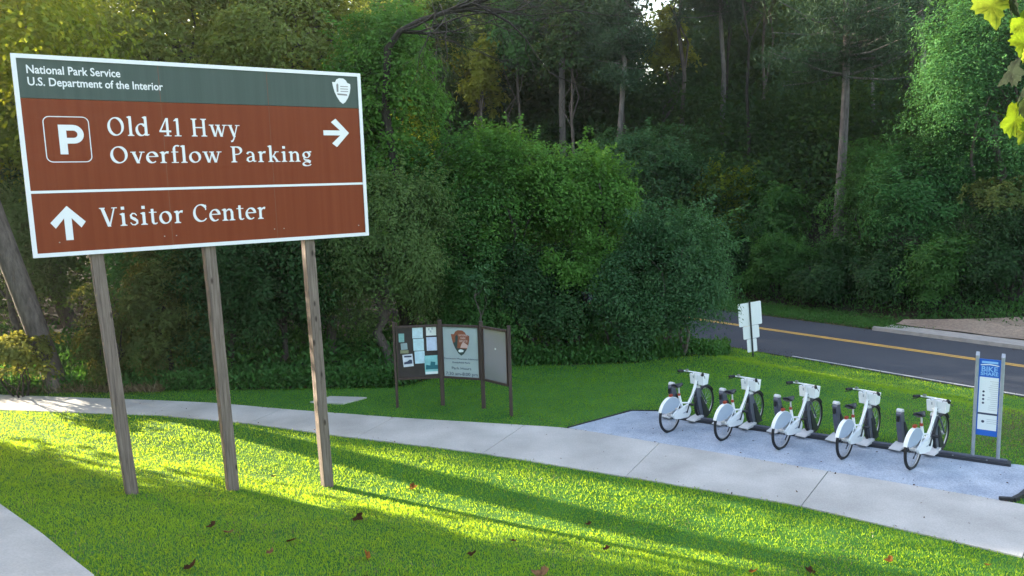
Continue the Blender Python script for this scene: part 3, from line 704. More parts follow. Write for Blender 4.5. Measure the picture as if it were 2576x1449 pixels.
# ------------------------------------------------------------------ docking rail, docks and bicycles
DK0 = Vector((3.04, 14.68, 0)); DD = Vector((.845, -.535, 0)).normalized(); DANG = math.atan2(DD.y, DD.x)
rl = empty('docking_rail', DK0 + Vector((0, 0, .012)), DANG, 'long dark metal base rail bolted to the pad under the bike docks', 'rail')
MB().box((2.72, 0, .022), (5.75, .20, .044), bev=.02).build('base_plate', M['darkplastic'], rl)
MB().box((2.72, .02, .056), (5.65, .09, .024)).build('cable_cover', M['dockgrey'], rl)
for k in range(12): MB().prism(circle(.012, 6), 0, .012, (.1 + k * .47, -.075, .044)).build('bolt', M['spoke'], rl)
HB = R_(43.5); BSC = .925
def make_dock(loc):
    d = empty('bike_dock', loc, HB, None, 'bike dock', 'grey docking posts along the rail')
    mb = MB()
    # tapering fin: side profile in x,z, extruded across y
    prof = [(.10, .05), (.36, .05), (.29, .12), (.19, .34), (.11, .52), (.07, .64), (-.03, .655), (-.05, .62), (-.01, .38)]
    mb.plate(prof, -.042, .042); mb.build('tower', M['dockgrey'], d)
    for s in (-1, 1):
        MB().plate([(.20, .05), (.42, .05), (.13, .46), (.08, .46)], s * .048 - .005, s * .048 + .005).build('side_fin', M['darkplastic'], d)
    mb = MB(); mb.plate([(-.034, .657), (.074, .641), (.07, .668), (.046, .695), (.0, .70), (-.03, .682)], -.045, .045); mb.build('cap', M['docklight'], d)
    mb = MB(); mb.plate([(-.22, .045), (.11, .045), (.11, .10), (-.05, .085), (-.22, .058)], -.10, .08); mb.build('foot_plate', M['docklight'], d)
    mb = MB(); mb.box((-.065, .0, .54), (.03, .04, .09)); mb.build('lock', M['black'], d)
    return d
def wheel(parent, cx, name='wheel'):
    wr = .33
    ty = MB(); ty.tube([(cx + wr * math.cos(a), 0, wr + wr * math.sin(a)) for a in np.linspace(0, 2 * math.pi, 33)[:-1]],   .027, 8, closed=True)
    w_ = ty.build(name, M['black'], parent)
    rm = MB(); rm.tube([(cx + .30 * math.cos(a), 0, wr + .30 * math.sin(a)) for a in np.linspace(0, 2 * math.pi, 33)[:-1]], .010, 6, closed=True); rm.build('rim', M['spoke'], w_)
    sp = MB()
    for k in range(18):
        a = 2 * math.pi * k / 18; sp.tube([(cx + .02 * math.cos(a + .8), (.025 if k % 2 else -.025), wr + .02 * math.sin(a + .8)), (cx + .298 * math.cos(a), 0, wr + .298 * math.sin(a))], .0018, 4, cap=False)
    sp.build('spokes', M['spoke'], w_)
    hb = MB(); hb.tube([(cx, -.05, wr), (cx, .05, wr)], .032, 10); hb.build('hub', M['docklight'], w_)
    return w_
RX = -.13
def make_bike(loc):
    b = empty('bicycle', loc, HB, None, 'bicycle', 'white shared bicycles parked in the docks')
    wheel(b, RX, 'rear_wheel'); wheel(b, 1.10, 'front_wheel')
    # frame: low step-through main tube, seat tube, stays, fork
    fr = MB()
    fr.tube([(.80, 0, .86), (.755, 0, .74), (.66, 0, .57), (.53, 0, .43), (.40, 0, .34), (.30, 0, .315)], [.030, .031, .032, .035, .042, .050], 10)
    fr.tube([(.32, 0, .30), (.25, 0, .48), (.20, 0, .64), (.19, 0, .70)], [.036, .03, .026, .024], 10)
    for s in (-1, 1):
        fr.tube([(.30, s * .03, .31), (.12, s * .055, .32), (RX, s * .06, .33)], .013, 6)
        fr.tube([(.22, s * .02, .56), (.08, s * .05, .44), (RX, s * .06, .33)], .010, 6)
    fr.tube([(.53, 0, .44), (.38, 0, .47), (.25, 0, .50)], .018, 6)
    fr.build('frame', M['bikewhite'], b)
    fk = MB()
    fk.tube([(.79, 0, .83), (.84, 0, .72)], .028, 8)
    for s in (-1, 1): fk.tube([(.85, 0, .70), (.88, s * .05, .66), (1.0, s * .055, .48), (1.10, s * .055, .33)], .014, 6)
    fk.build('fork', M['dockgrey'], b)
    # rear skirt guard: half disc shells either side with a mudguard rim
    def fender(cx, r, a0, a1, hw, n=18):
        mb = MB()
        arcp = [(cx + r * math.cos(R_(a0 + (a1 - a0) * i / n)), .33 + r * math.sin(R_(a0 + (a1 - a0) * i / n))) for i in range(n + 1)]
        inner = [(cx + (r - .014) * math.cos(R_(a0 + (a1 - a0) * i / n)), .33 + (r - .014) * math.sin(R_(a0 + (a1 - a0) * i / n))) for i in range(n + 1)]
        for i in range(n):
            a, c = arcp[i], arcp[i + 1]; p, q = inner[i], inner[i + 1]
            mb.add([(a[0], -hw, a[1]), (a[0], hw, a[1]), (c[0], hw, c[1]), (c[0], -hw, c[1]), (p[0], -hw, p[1]), (p[0], hw, p[1]), (q[0], hw, q[1]), (q[0], -hw, q[1])],
                   [(0, 1, 2, 3), (7, 6, 5, 4), (0, 3, 7, 4), (1, 5, 6, 2)])
        return mb
    fender(RX, .372, 15, 160, .032).build('mudguard', M['bikewhite'], b)
    sk = MB(); pts = [(RX + .365 * math.cos(R_(a)), .33 + .365 * math.sin(R_(a))) for a in np.linspace(22, 158, 20)] + [(RX - .20, .41), (RX + .06, .41), (RX + .18, .45)]
    for s in (-1, 1): sk.plate(pts, s * .034 - .003, s * .034 + .003)
    sk.build('skirt_guard', M['fender'], b)
    fender(1.10, .37, 35, 170, .032).build('mudguard', M['darkplastic'], b)
    # rounded chain case
    cc = MB(); poly = arc(.40, .315, .125, .115, -75, 100, 10) + [(.22, .40), (.10, .375)] + arc(.10, .31, .06, .06, 100, 260, 8) + [(.22, .225)]
    poly = [(.17 + (x - .27) * 1.22, .31 + (z - .31) * 1.12) for x, z in poly]
    for s in (-1,): cc.plate(poly, -.09, -.045)
    for s in (1,): cc.plate([(.34 + (x - .34) * .8, .31 + (z - .31) * .8) for x, z in poly], .045, .07)
    ccm = cc.build('chain_case', M['bikewhite'], b)
    mk = MB(); mk.plate([(.17, .315), (.23, .30), (.30, .305), (.35, .335), (.28, .33), (.22, .325)], -.093, -.0905); mk.build('chain_case_mark', M['greyink'], ccm)
    ck = MB(); ck.tube([(.32, -.11, .31), (.32, .11, .31)], .018, 8); ck.tube([(.32, .105, .31), (.25, .11, .16)], .012, 6); ck.tube([(.32, -.105, .31), (.39, -.11, .46)], .012, 6)
    cr = ck.build('crank', M['darkplastic'], b)
    for (x, y, z) in ((.25, .16, .155), (.39, -.16, .465)): MB().box((x, y, z), (.09, .10, .024), bev=.01).build('pedal', M['black'], cr)
    sp = MB(); sp.tube([(.195, 0, .68), (.165, 0, .86)], .016, 8); sp.build('seat_post', M['docklight'], b)
    sd_ = MB()
    ring = [(-.13, .075, 0), (-.12, .095, .01), (-.04, .085, .0), (.05, .04, -.005), (.13, .02, -.01)]
    vs = []
    for (x, hw, dz) in ring:
        for (fy, fz) in ((-1, -.02), (-.9, .018), (-.4, .034), (.4, .034), (.9, .018), (1, -.02), (0, -.035)): vs.append((.16 + x, hw * fy, .885 + dz + fz))
    fs = [(i * 7 + j, i * 7 + (j + 1) % 7, i * 7 + 7 + (j + 1) % 7, i * 7 + 7 + j) for i in range(4) for j in range(7)] + [tuple(range(7)), tuple(range(28, 35))[::-1]]
    sd_.add(vs, fs, True); sd_.build('saddle', M['darkplastic'], b)
    hs = MB(); hs.tube([(.80, 0, .84), (.765, 0, .99), (.755, 0, 1.03)], [.022, .018, .02], 8)
    hs.tube([(.61, -.27, 1.05), (.67, -.24, 1.05), (.74, -.15, 1.035), (.765, 0, 1.03), (.74, .15, 1.035), (.67, .24, 1.05), (.61, .27, 1.05)], .014, 8)
    hbm = hs.build('handlebar', M['bikewhite'], b)
    for s in (-1, 1):
        g = MB(); g.tube([(.57, s * .29, 1.05), (.62, s * .268, 1.05), (.68, s * .23, 1.05)], .026, 8); g.build('grip', M['black'], hbm)
        g = MB(); g.tube([(.70, s * .24, 1.02), (.66, s * .29, .995), (.60, s * .33, .99)], .007, 6); g.build('brake_lever', M['black'], hbm)
    g = MB(); g.prism(circle(.03, 10), 0, .035, (.71, .16, 1.05)); g.build('bell', M['spoke'], hbm)
    cb = MB(); cb.tube([(.66, -.22, 1.03), (.80, -.12, 1.0), (.84, -.05, .90), (.80, -.02, .80), (.68, -.03, .62), (.5, -.03, .42)], .005, 5); cb.tube([(.66, .22, 1.03), (.82, .10, .99), (.86, .04, .86), (.88, .05, .68)], .005, 5)
    cb.build('brake_cable', M['black'], b)
    # front basket: solid white tub, open at the top
    def ringp(x0, x1, hw, z): return [(x0, -hw, z), (x1, -hw, z), (x1, hw, z), (x0, hw, z)]
    ro = ringp(.80, 1.03, .162, .97); bo = ringp(.82, 1.0, .150, .765); ri = ringp(.808, 1.022, .154, .97); bi = ringp(.828, .992, .142, .775)
    bk = MB(); bk.add(bo + ro + ri + bi, [(0, 1, 5, 4), (1, 2, 6, 5), (2, 3, 7, 6), (3, 0, 4, 7), (4, 5, 9, 8), (5, 6, 10, 9), (6, 7, 11, 10), (7, 4, 8, 11),
        (9, 13, 12, 8), (10, 14, 13, 9), (11, 15, 14, 10), (8, 12, 15, 11), (3, 2, 1, 0), (12, 13, 14, 15)])
    bo_ = bk.build('basket', M['bikewhite'], b)
    q = MB(); q.box((.812, .07, .90), (.012, .022, .085), Matrix.Rotation(R_(-10), 3, 'Y')); q.tube([(.815, -.01 + .028 * math.cos(a), .895 + .028 * math.sin(a)) for a in np.linspace(0, 6.28, 13)[:-1]], .004, 4, closed=True)
    q.build('basket_mark', M['greyink'], bo_)
    rk = MB(); rk.tube([(.83, -.10, .84), (.80, -.03, .80)], .008, 6); rk.tube([(.83, .10, .84), (.80, .03, .80)], .008, 6); rk.tube([(.86, 0, .78), (.82, 0, .72)], .02, 6); rk.build('basket_bracket', M['bikewhite'], b)
    lt = MB(); lt.box((RX + .03, 0, .728), (.09, .05, .04), bev=.01); lt.build('tail_light', M['red'], b); MB().box((.185, 0, .69), (.05, .05, .05), bev=.01).build('seat_clamp', M['red'], b)
    ks = MB(); ks.tube([(.30, .06, .28), (.26, .14, .02)], .010, 6); ks.build('kickstand', M['darkplastic'], b)
    return b
dlab = ['empty bike dock at the far left end of the rail', 'bike dock holding the leftmost bicycle', 'empty bike dock between the first and second bicycles from the left',
        'bike dock holding the second bicycle from the left', 'empty bike dock between the second and middle bicycles', 'bike dock holding the middle bicycle',
        'empty bike dock between the middle and fourth bicycles', 'bike dock holding the fourth bicycle from the left', 'empty bike dock between the fourth and rightmost bicycles',
        'bike dock holding the rightmost bicycle beside the blue sign']
blab = ['leftmost white basket bicycle in the row of docks', 'second white basket bicycle from the left in the docks', 'middle white basket bicycle of the five in the docks',
        'fourth white basket bicycle from the left in the docks', 'rightmost white basket bicycle, nearest the blue and white sign']
dock0 = bike0 = None; hv = Vector((math.cos(HB), math.sin(HB), 0))
for k in range(10):
    loc = DK0 + DD * (.50 * k) + Vector((0, 0, .012))
    if dock0 is None: dock0 = make_dock(loc); d_ = dock0
    else: d_ = copy_tree(dock0); d_.location = loc
    d_['label'] = dlab[k]
    if k % 2:
        bl = loc - hv * .74 + Vector((0, 0, .004))
        if bike0 is None: bike0 = make_bike(bl); b_ = bike0
        else: b_ = copy_tree(bike0); b_.location = bl
        b_.rotation_euler.z = HB + R_([0, 1.5, -1, .5, -2][k // 2])
        b_['label'] = blab[k // 2]; b_.scale = (BSC,) * 3

bd.location.z = -.145

# ------------------------------------------------------------------ foliage
LM = {}
def lm(n, a, b, t=None, tw=.35, g=.05): LM[n] = leafmat('leaf_' + n, a, b, t, tw, g * .4, .6)
lm('bright', (.038, .125, .020), (.105, .24, .038), (.17, .34, .04), .35, .03)
lm('fresh', (.024, .105, .028), (.070, .20, .055), (.10, .24, .05), .3, .03)
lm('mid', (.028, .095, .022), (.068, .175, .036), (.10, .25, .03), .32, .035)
lm('greyg', (.056, .112, .034), (.125, .20, .058), (.22, .32, .06), .34, .035)  # grey-green leaves, with the glare over them brightened into the colour
lm('teal', (.026, .090, .032), (.072, .165, .055), (.09, .22, .05), .28, .05)
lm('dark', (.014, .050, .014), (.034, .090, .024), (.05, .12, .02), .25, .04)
lm('pine', (.020, .056, .026), (.046, .098, .046), (.06, .10, .03), .2, .05)
lm('cedar', (.030, .062, .020), (.095, .125, .030), (.24, .22, .04), .3, .03)
lm('yellow', (.12, .15, .02), (.24, .25, .03), (.50, .50, .06), .5, .02)
lm('ygreen', (.07, .14, .015), (.17, .24, .02), (.50, .52, .03), .45, .03)
lm('glare_olive', (.10, .145, .04), (.20, .26, .07), (.48, .50, .08), .45, .03)  # leaf colour lightened to stand in for the pale glare above the sign
lm('shrub', (.085, .115, .028), (.17, .19, .045), (.27, .26, .04), .4, .03)
lm('rust', (.05, .10, .025), (.13, .17, .045), (.20, .24, .05), .35, .03)
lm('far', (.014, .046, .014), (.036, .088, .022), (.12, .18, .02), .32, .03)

def unit(v): return v / (np.linalg.norm(v, axis=-1, keepdims=True) + 1e-9)
def leaves(name, P, N, L, W, material, parent, rng, A=None, tint=None, droop=.0):
    """P centres, N leaf normals, L length, W width arrays -> folded diamond leaves"""
    n = len(P)
    if A is None: A = unit(rng.normal(size=(n, 3)))
    A = unit(A - N * (A * N).sum(1, keepdims=True)); B = np.cross(N, A)
    L = np.broadcast_to(L, (n,))[:, None]; W = np.broadcast_to(W, (n,))[:, None]
    v0 = P - A * L * .5; v2 = P + A * L * .5 - N * L * droop
    fold = N * W * .18
    v1 = P + B * W * .5 + fold - A * L * .06; v3 = P - B * W * .5 + fold - A * L * .06
    V = np.stack([v0, v1, v2, v3], 1).reshape(-1, 3)
    Fq = np.arange(n * 4).reshape(-1, 4)
    if tint is None: tint = rng.random(n)
    return mesh_np(name, V, Fq, material, parent, tint=np.repeat(np.clip(tint, 0, 1), 4))
def crown_points(rng, rx, ry, rz, nlobe, nclump, per, lobe_r=.42, low=-.75, flat=.45, spread=.36, inner=.15, up=.75):
    """leaf centres / normals / tints on sprays spread over the lobes of a crown centred at 0"""
    D = unit(rng.normal(size=(nlobe * 4, 3))); D = D[D[:, 2] > low][:nlobe]
    R = np.array([rx, ry, rz]); rad = rng.uniform(.42, .82, len(D))[:, None]
    LC = D * rad; LR = rng.uniform(.55, 1.3, len(D)) * lobe_r
    LC = np.vstack([LC, [[0, 0, 0]]]); LR = np.r_[LR, .55]
    li = rng.integers(0, len(LC), nclump); d = unit(rng.normal(size=(nclump, 3)))
    rr = np.where(rng.random(nclump) < inner, rng.uniform(.2, .8, nclump), rng.uniform(.82, 1.08, nclump))
    CP = (LC[li] + d * (LR[li] * rr)[:, None])
    ltint = rng.uniform(-.25, .25, len(LC))[li]
    CPn = unit(CP + 1e-6); CP = CP * R
    Nn = unit(np.stack([CPn[:, 0] * .6, CPn[:, 1] * .6, CPn[:, 2] * .5 + up], -1) + rng.normal(size=(nclump, 3)) * .22)
    spread = spread * 1.2; flat = flat * .6; cr = (rx * ry * rz) ** (1 / 3) * spread * rng.uniform(.55, 1.2, nclump)
    ax = unit(np.cross(Nn, rng.normal(size=(nclump, 3)))); bx = np.cross(Nn, ax)
    k = np.repeat(np.arange(nclump), per); n = len(k)
    a = rng.normal(size=n) * .5; b = rng.normal(size=n) * .42; c = rng.normal(size=n) * .5 * flat
    # sprays sag outwards
    P = CP[k] + (ax[k] * a[:, None] + bx[k] * b[:, None] + Nn[k] * (c - .42 * (a * a + b * b))[:, None]) * cr[k][:, None]
    N = unit(Nn[k] + rng.normal(size=(n, 3)) * .36 + (ax[k] * a[:, None] + bx[k] * b[:, None]) * .4)
    t = .5 + ltint[k] + rng.normal(size=n) * .10 + np.repeat(rng.normal(size=nclump) * .16, per)
    A = ax[k] * a[:, None] + bx[k] * b[:, None] + rng.normal(size=(n, 3)) * .35
    return P, N, t, LC * R, A
def limbs(mb, base, top, r0, r1, rng, wob=.12, n=7):
    base = np.array(base, float); top = np.array(top, float); L = np.linalg.norm(top - base)
    pts = [base + (top - base) * f + (rng.normal(size=3) * wob * L * .12 * (1 if 0 < f < 1 else 0)) * np.array([1, 1, .4]) for f in np.linspace(0, 1, n)]
    rs = [r0 + (r1 - r0) * (f ** .8) for f in np.linspace(0, 1, n)]
    mb.tube(pts, rs, 8, cap=True); return pts
def tree(name, label, cat, loc, h, crown, lmn, rng_seed, trunk_r=.2, lean=(0, 0), nclump=260, per=55, leaf=(.12, .06), barkm='bark', group=None, nlobe=12, stems=1, limb_n=8, trunk_top=None, flat=.45, spread=.36, up=.75, lobe_r=.42, low=-.75, inner=.15, droop=.12, shoots=0, shoot_len=.8, wob=.25):
    """crown=(rx,ry,rz,cz) relative to the base; lean in metres at the crown centre"""
    rng = np.random.default_rng(rng_seed); x, y = loc; z = tz(x, y) - .05
    if y < 34 and x > -16: leaf = (leaf[0] * .76, leaf[1] * .76); per = int(per * 1.55)
    o = empty(name, (x, y, z), 0, label, cat, group)
    rx, ry, rz, cz = crown
    P, N, t, LC, A = crown_points(rng, rx, ry, rz, nlobe, nclump, per, flat=flat, spread=spread, up=up, lobe_r=lobe_r, low=low, inner=inner)
    off = np.array([lean[0], lean[1], cz]); P = P + off
    m = P[:, 2] > .04; P, N, t, A = P[m], N[m], t[m], A[m]
    if shoots:
        SP = [P]; SN = [N]; ST = [t]; SA = [A]
        top = P[(P[:, 2] - cz) > .15 * rz]
        for _ in range(int(shoots * .8)):
            p = top[rng.integers(len(top))].copy(); o3 = p - off; d = unit(np.array([o3[0] / rx, o3[1] / ry, .9 + rng.random()]) + rng.normal(size=3) * .35)
            Ls = shoot_len * rng.uniform(.5, 1.2); m_ = int(Ls / (leaf[0] * .26)); f = np.linspace(0, 1, m_)[:, None]
            side = unit(np.cross(d, rng.normal(size=3))); sg_ = np.where(np.arange(m_) % 2, 1, -1)[:, None]
            q = p + d * Ls * f + np.array([d[0], d[1], -.55]) * Ls * .35 * f ** 2 + side * sg_ * leaf[0] * .42 * (1 - .5 * f) + rng.normal(size=(m_, 3)) * leaf[0] * .33
            SP.append(q); SA.append(side * sg_ + d * .5 + np.array([0, 0, -.25])); SN.append(unit(np.cross(d, side)[None] + np.array([0, 0, .8]) + rng.normal(size=(m_, 3)) * .25)); ST.append(np.full(m_, .75) + rng.normal(size=m_) * .12)
        P, N, t, A = np.vstack(SP), np.vstack(SN), np.concatenate(ST), np.vstack(SA)
    n = len(P); sc = rng.uniform(.55, 1.35, n)
    leaves('crown', P, N, leaf[0] * sc, leaf[1] * sc, LM[lmn], o, rng, A=A, tint=t, droop=droop)
    mb = MB(); tt = trunk_top if trunk_top else cz
    for s in range(stems):
        if stems == 1: b0 = np.array([0, 0, -.2])
        else: b0 = np.array([rng.uniform(-.35, .35) * rx * .5, rng.uniform(-.3, .3) * ry * .5, -.2])
        f = tt / cz
        tp = np.array([lean[0] * f, lean[1] * f, tt]) + (0 if stems == 1 else rng.normal(size=3) * [rx * .35, ry * .35, rz * .2])
        pts = limbs(mb, b0, tp, trunk_r, trunk_r * .45, rng, wob)
        for q in range(limb_n if stems == 1 else 3):
            c = LC[rng.integers(0, len(LC))] * .85 + off
            st = pts[rng.integers(3, len(pts))]
            if c[2] < st[2] - .3 * rz: st = pts[3]
            limbs(mb, st, c, trunk_r * .34, trunk_r * .08, rng, .5, 6)
    mb.build('trunk', M[barkm], o)
    return o
def pine(name, label, loc, trunk_r, h, c0, spreadr, seed, lmn='pine', nb=46, group=None, barkm='pinebark', per=420, lean=(0, 0), needle=.24, zb=None):
    """tall bare trunk with whorled upper branches carrying needle tufts; c0 = height where the crown starts"""
    rng = np.random.default_rng(seed); x, y = loc; z = (tz(x, y) if zb is None else zb) - .1
    o = empty(name, (x, y, z), 0, label, 'pine tree', group); mb = MB(); P = []; N = []; T_ = []; Ax = []
    ln = np.array([lean[0], lean[1], 0.])
    limbs(mb, (0, 0, -.2), (lean[0], lean[1], h), trunk_r, trunk_r * .25, rng, .05, 9)
    for k in range(int(nb * 1.8)):
        f = rng.random() ** 1.35; hz = c0 + (h - c0) * f; L = spreadr * (1.05 - .65 * f) * rng.uniform(.55, 1.1)
        a = rng.uniform(0, 2 * math.pi); d = np.array([math.cos(a), math.sin(a), rng.uniform(-.12, .35)])
        st = ln * hz / h + np.array([0, 0, hz]); en = st + d * L
        mb.tube([st, st + d * L * .5 + [0, 0, -.04 * L], en], [trunk_r * .22, trunk_r * .14, .02], 5)
        nt_ = 9
        for q in range(nt_):
            c = st + d * L * rng.uniform(.35, 1.05) + rng.normal(size=3) * [.32 * L * .5, .32 * L * .5, .16]
            dd = unit(rng.normal(size=(per // nt_, 3)) + [0, 0, .5]); ln_ = needle * rng.uniform(.7, 1.2, len(dd))
            tuft = c + rng.normal(size=(len(dd), 3)) * .22
            P.append(tuft + dd * ln_[:, None] * .4); Ax.append(dd); N.append(unit(rng.normal(size=(len(dd), 3)) + [0, 0, .6])); T_.append(np.full(len(dd), rng.uniform(.1, .9)))
    P = np.vstack(P); N = np.vstack(N); Ax = np.vstack(Ax); t = np.concatenate(T_)
    N = unit(N - Ax * (N * Ax).sum(1, keepdims=True))
    mb.build('trunk', M[barkm], o)
    leaves('crown', P, N, needle * 1.25, needle * .15, LM[lmn], o, rng, A=Ax, tint=t)
    return o
def bare_tree(name, label, base, pts, r0, seed, depth=3, parent_cat='tree', spread=.6, ntw=7, barkm='darkbark', length=1.6, direction=None, group=None):
    """trunk polyline (world) with recursive leafless twigs off its upper half"""
    rng = np.random.default_rng(seed); b = np.array(base, float); o = empty(name, base, 0, label, parent_cat, group)
    P = [np.array(p, float) - b for p in pts]; mb = MB(); n = len(P)
    rs = [r0 * (1 - .75 * i / (n - 1)) for i in range(n)]
    mb.tube(P, rs, 8); mb.build('trunk', M[barkm], o)
    tw = MB()
    def grow(p, d, L, r, dep):
        k = 5; q = [p]; dd = d.copy()
        for i in range(k):
            dd = unit(dd + rng.normal(size=3) * .22 + np.array([0, 0, -.02])); q.append(q[-1] + dd * L / k)
        tw.tube(q, [r * (1 - .8 * i / k) for i in range(k + 1)], 4, cap=False)
        if dep > 0:
            for _ in range(3):
                i = rng.integers(1, k + 1); grow(q[i], unit(dd + rng.normal(size=3) * spread), L * rng.uniform(.45, .7), r * .45, dep - 1)
    for _ in range(ntw):
        i = rng.integers(n // 2, n); d = unit((P[i] - P[i - 1]) + rng.normal(size=3) * spread + (np.array(direction) if direction is not None else 0))
        grow(P[i], d, length * rng.uniform(.6, 1.2), r0 * .28, depth)
    tw.build('branches', M[barkm], o)
    return o

# ---- the left edge: leaning trunk, sunlit bush, cedars
rngA = np.random.default_rng(11)
lt_ = empty('leaning_tree', (-11.0, 18.2, tz(-11, 18.2)), 0, 'thick grey trunked tree leaning left beside the path at the left edge', 'tree')
mb = MB(); ptsL = [(.05, 0, -.3), (0, 0, .1), (-.28, .02, 1.2), (-.62, .04, 2.5), (-1.0, .05, 3.9), (-1.45, .1, 5.6), (-1.9, .2, 7.6), (-2.2, .2, 9.6), (-2.3, .3, 11.5)]
mb.tube(ptsL, [.31, .25, .24, .245, .25, .24, .22, .18, .12], 14)
for k in range(12):
    st = np.array(ptsL[rngA.integers(5, 9)]); en = st + np.array([rngA.uniform(-3.4, 3.4), rngA.uniform(-2.5, 2.5), rngA.uniform(.2, 2.6)]); limbs(mb, st, en, .1, .02, rngA, .5, 6)
mb.build('trunk', M['bark'], lt_)
P, N, t, LC, A = crown_points(rngA, 4.6, 3.6, 3.4, 14, 380, 42, spread=.26, inner=.1)
P = P + [-1.6, .6, 10.0]; leaves('crown', P, N, .17 * rngA.uniform(.7, 1.2, len(P)), .095, LM['ygreen'], lt_, rngA, A=A, tint=t, droop=.1)
tree('yellow_shrub', 'sunlit yellow-green bush in front of the leaning trunk at the left edge', 'shrub', (-11.55, 17.72), 1.9, (.95, .7, .72, 1.15), 'shrub', 21, .025, nclump=85, per=22, leaf=(.13, .08), barkm='darkbark', nlobe=8, stems=7, spread=.3, flat=.3)
tree('yellow_shrub', 'small yellowing bush with golden tips left of the first sign post', 'shrub', (-9.55, 18.0), 2.4, (.75, .6, 1.15, 1.25), 'cedar', 22, .03, nclump=120, per=36, leaf=(.13, .05), barkm='darkbark', stems=4, nlobe=8)
tree('cedar_tree', 'golden-tipped cedar right behind the first sign post', 'tree', (-8.45, 18.5), 4, (1.15, 1.0, 2.1, 2.0), 'cedar', 23, .08, nclump=240, per=46, leaf=(.14, .05), barkm='darkbark', spread=.24, nlobe=12)
tree('cedar_tree', 'tall dark cedar standing between the first and middle sign posts', 'tree', (-7.1, 19.2), 5.4, (1.5, 1.3, 2.9, 2.7), 'dark', 24, .1, nclump=330, per=48, leaf=(.15, .055), barkm='darkbark', spread=.22, nlobe=14)
tree('evergreen_shrub', 'dark evergreen behind the middle sign post', 'tree', (-5.75, 19.1), 4.6, (1.35, 1.1, 2.3, 2.2), 'dark', 25, .1, nclump=280, per=48, leaf=(.14, .06), barkm='darkbark', spread=.25)
# ---- grey-green oaks behind the right half of the sign
tree('willow_oak', 'grey-green drooping oak right of the third sign post', 'tree', (-3.3, 19.6), 5.6, (2.15, 1.6, 2.7, 3.0), 'greyg', 26, .16, lobe_r=.32, nclump=680, per=54, leaf=(.12, .04), shoots=100, spread=.24, nlobe=16, droop=.3)
tree('willow_oak', 'grey-green leafy oak between the middle and third sign posts', 'tree', (-5.0, 20.6), 6.4, (2.1, 1.6, 2.9, 3.5), 'mid', 27, .16, nclump=480, per=50, leaf=(.14, .05), spread=.24, nlobe=14)
tree('leafy_tree', 'bright green vine-draped tree rising beside the right edge of the big sign', 'tree', (-3.25, 21.2), 11, (1.75, 1.5, 3.2, 6.6), 'bright', 28, .17, lobe_r=.32, nclump=620, per=48, leaf=(.13, .07), shoots=110, shoot_len=.8, spread=.25, nlobe=16)
tree('leafy_tree', 'tall green tree crown showing above the right half of the big sign', 'tree', (-5.9, 23.0), 13, (3.2, 2.4, 3.6, 8.6), 'glare_olive', 29, .22, nclump=620, per=42, leaf=(.17, .085), spread=.24, nlobe=16)
tree('leafy_tree', 'tall green tree crown showing above the middle of the big sign', 'tree', (-9.6, 23.4), 14, (3.4, 2.6, 3.8, 8.8), 'glare_olive', 30, .24, nclump=520, per=38, leaf=(.17, .09), spread=.24, nlobe=16)
tree('leafy_tree', 'yellowing tree crown above the left half of the big sign', 'tree', (-14.2, 24.8), 14, (3.6, 2.8, 4.4, 8.4), 'ygreen', 31, .26, nclump=500, per=40, leaf=(.18, .10), spread=.25, nlobe=16)
tree('understory_tree', 'shaded understory tree behind the leaning trunk at the left edge', 'tree', (-14.8, 22.7), 6, (2.4, 1.8, 3.0, 3.3), 'greyg', 32, .12, nclump=380, per=46, leaf=(.15, .07), spread=.25)
tree('understory_tree', 'shaded understory tree behind the left half of the big sign', 'tree', (-10.4, 21.8), 6.5, (2.4, 1.8, 3.1, 3.6), 'mid', 33, .12, nclump=380, per=46, leaf=(.15, .07), spread=.25)
# ---- centre clump of shrubs right of the notice board
tree('vine_column', 'slender vine-wrapped trunk between the big sign and the central shrubs', 'tree', (-3.0, 25.0), 9, (.75, .7, 3.4, 5.2), 'ygreen', 34, .11, nclump=150, per=40, leaf=(.14, .08), spread=.3, nlobe=9)
tree('hackberry_tree', 'dark-based green small tree behind the middle panel of the notice board', 'tree', (-1.35, 20.9), 6.4, (2.2, 1.6, 2.9, 3.1), 'mid', 35, .12, lobe_r=.32, barkm='darkbark', nclump=700, per=50, leaf=(.12, .055), shoots=80, spread=.24, nlobe=24, stems=3)
tree('maple_shrub', 'tall bright green bush with a ragged top, left half of the central clump', 'shrub', (.2, 21.3), 6.6, (1.95, 1.5, 2.3, 4.25), 'bright', 36, .055, lobe_r=.32, barkm='darkbark', nclump=640, per=50, leaf=(.12, .07), shoots=150, spread=.26, nlobe=24, stems=3)
tree('maple_shrub', 'bright lime green bush top leaning right in the central clump', 'shrub', (2.15, 21.6), 5.8, (1.75, 1.4, 1.65, 4.2), 'bright', 37, .055, lobe_r=.32, barkm='darkbark', nclump=480, per=50, leaf=(.12, .075), shoots=130, spread=.28, nlobe=22, stems=3)
tree('maple_shrub', 'low bright green mound at mid height in front of the central clump', 'shrub', (1.7, 20.3), 3.6, (1.25, .9, .75, 2.55), 'bright', 38, .035, barkm='darkbark', nclump=210, per=46, leaf=(.11, .065), shoots=40, shoot_len=.5, spread=.3, stems=3)
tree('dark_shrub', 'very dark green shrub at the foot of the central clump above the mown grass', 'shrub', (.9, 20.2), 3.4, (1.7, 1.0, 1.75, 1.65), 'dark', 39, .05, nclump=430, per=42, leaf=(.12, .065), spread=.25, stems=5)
tree('dark_shrub', 'dark shrub just right of the notice board posts', 'shrub', (-.9, 19.95), 3.2, (1.3, .8, 1.6, 1.6), 'mid', 40, .05, nclump=330, per=40, leaf=(.11, .06), spread=.25, stems=4)
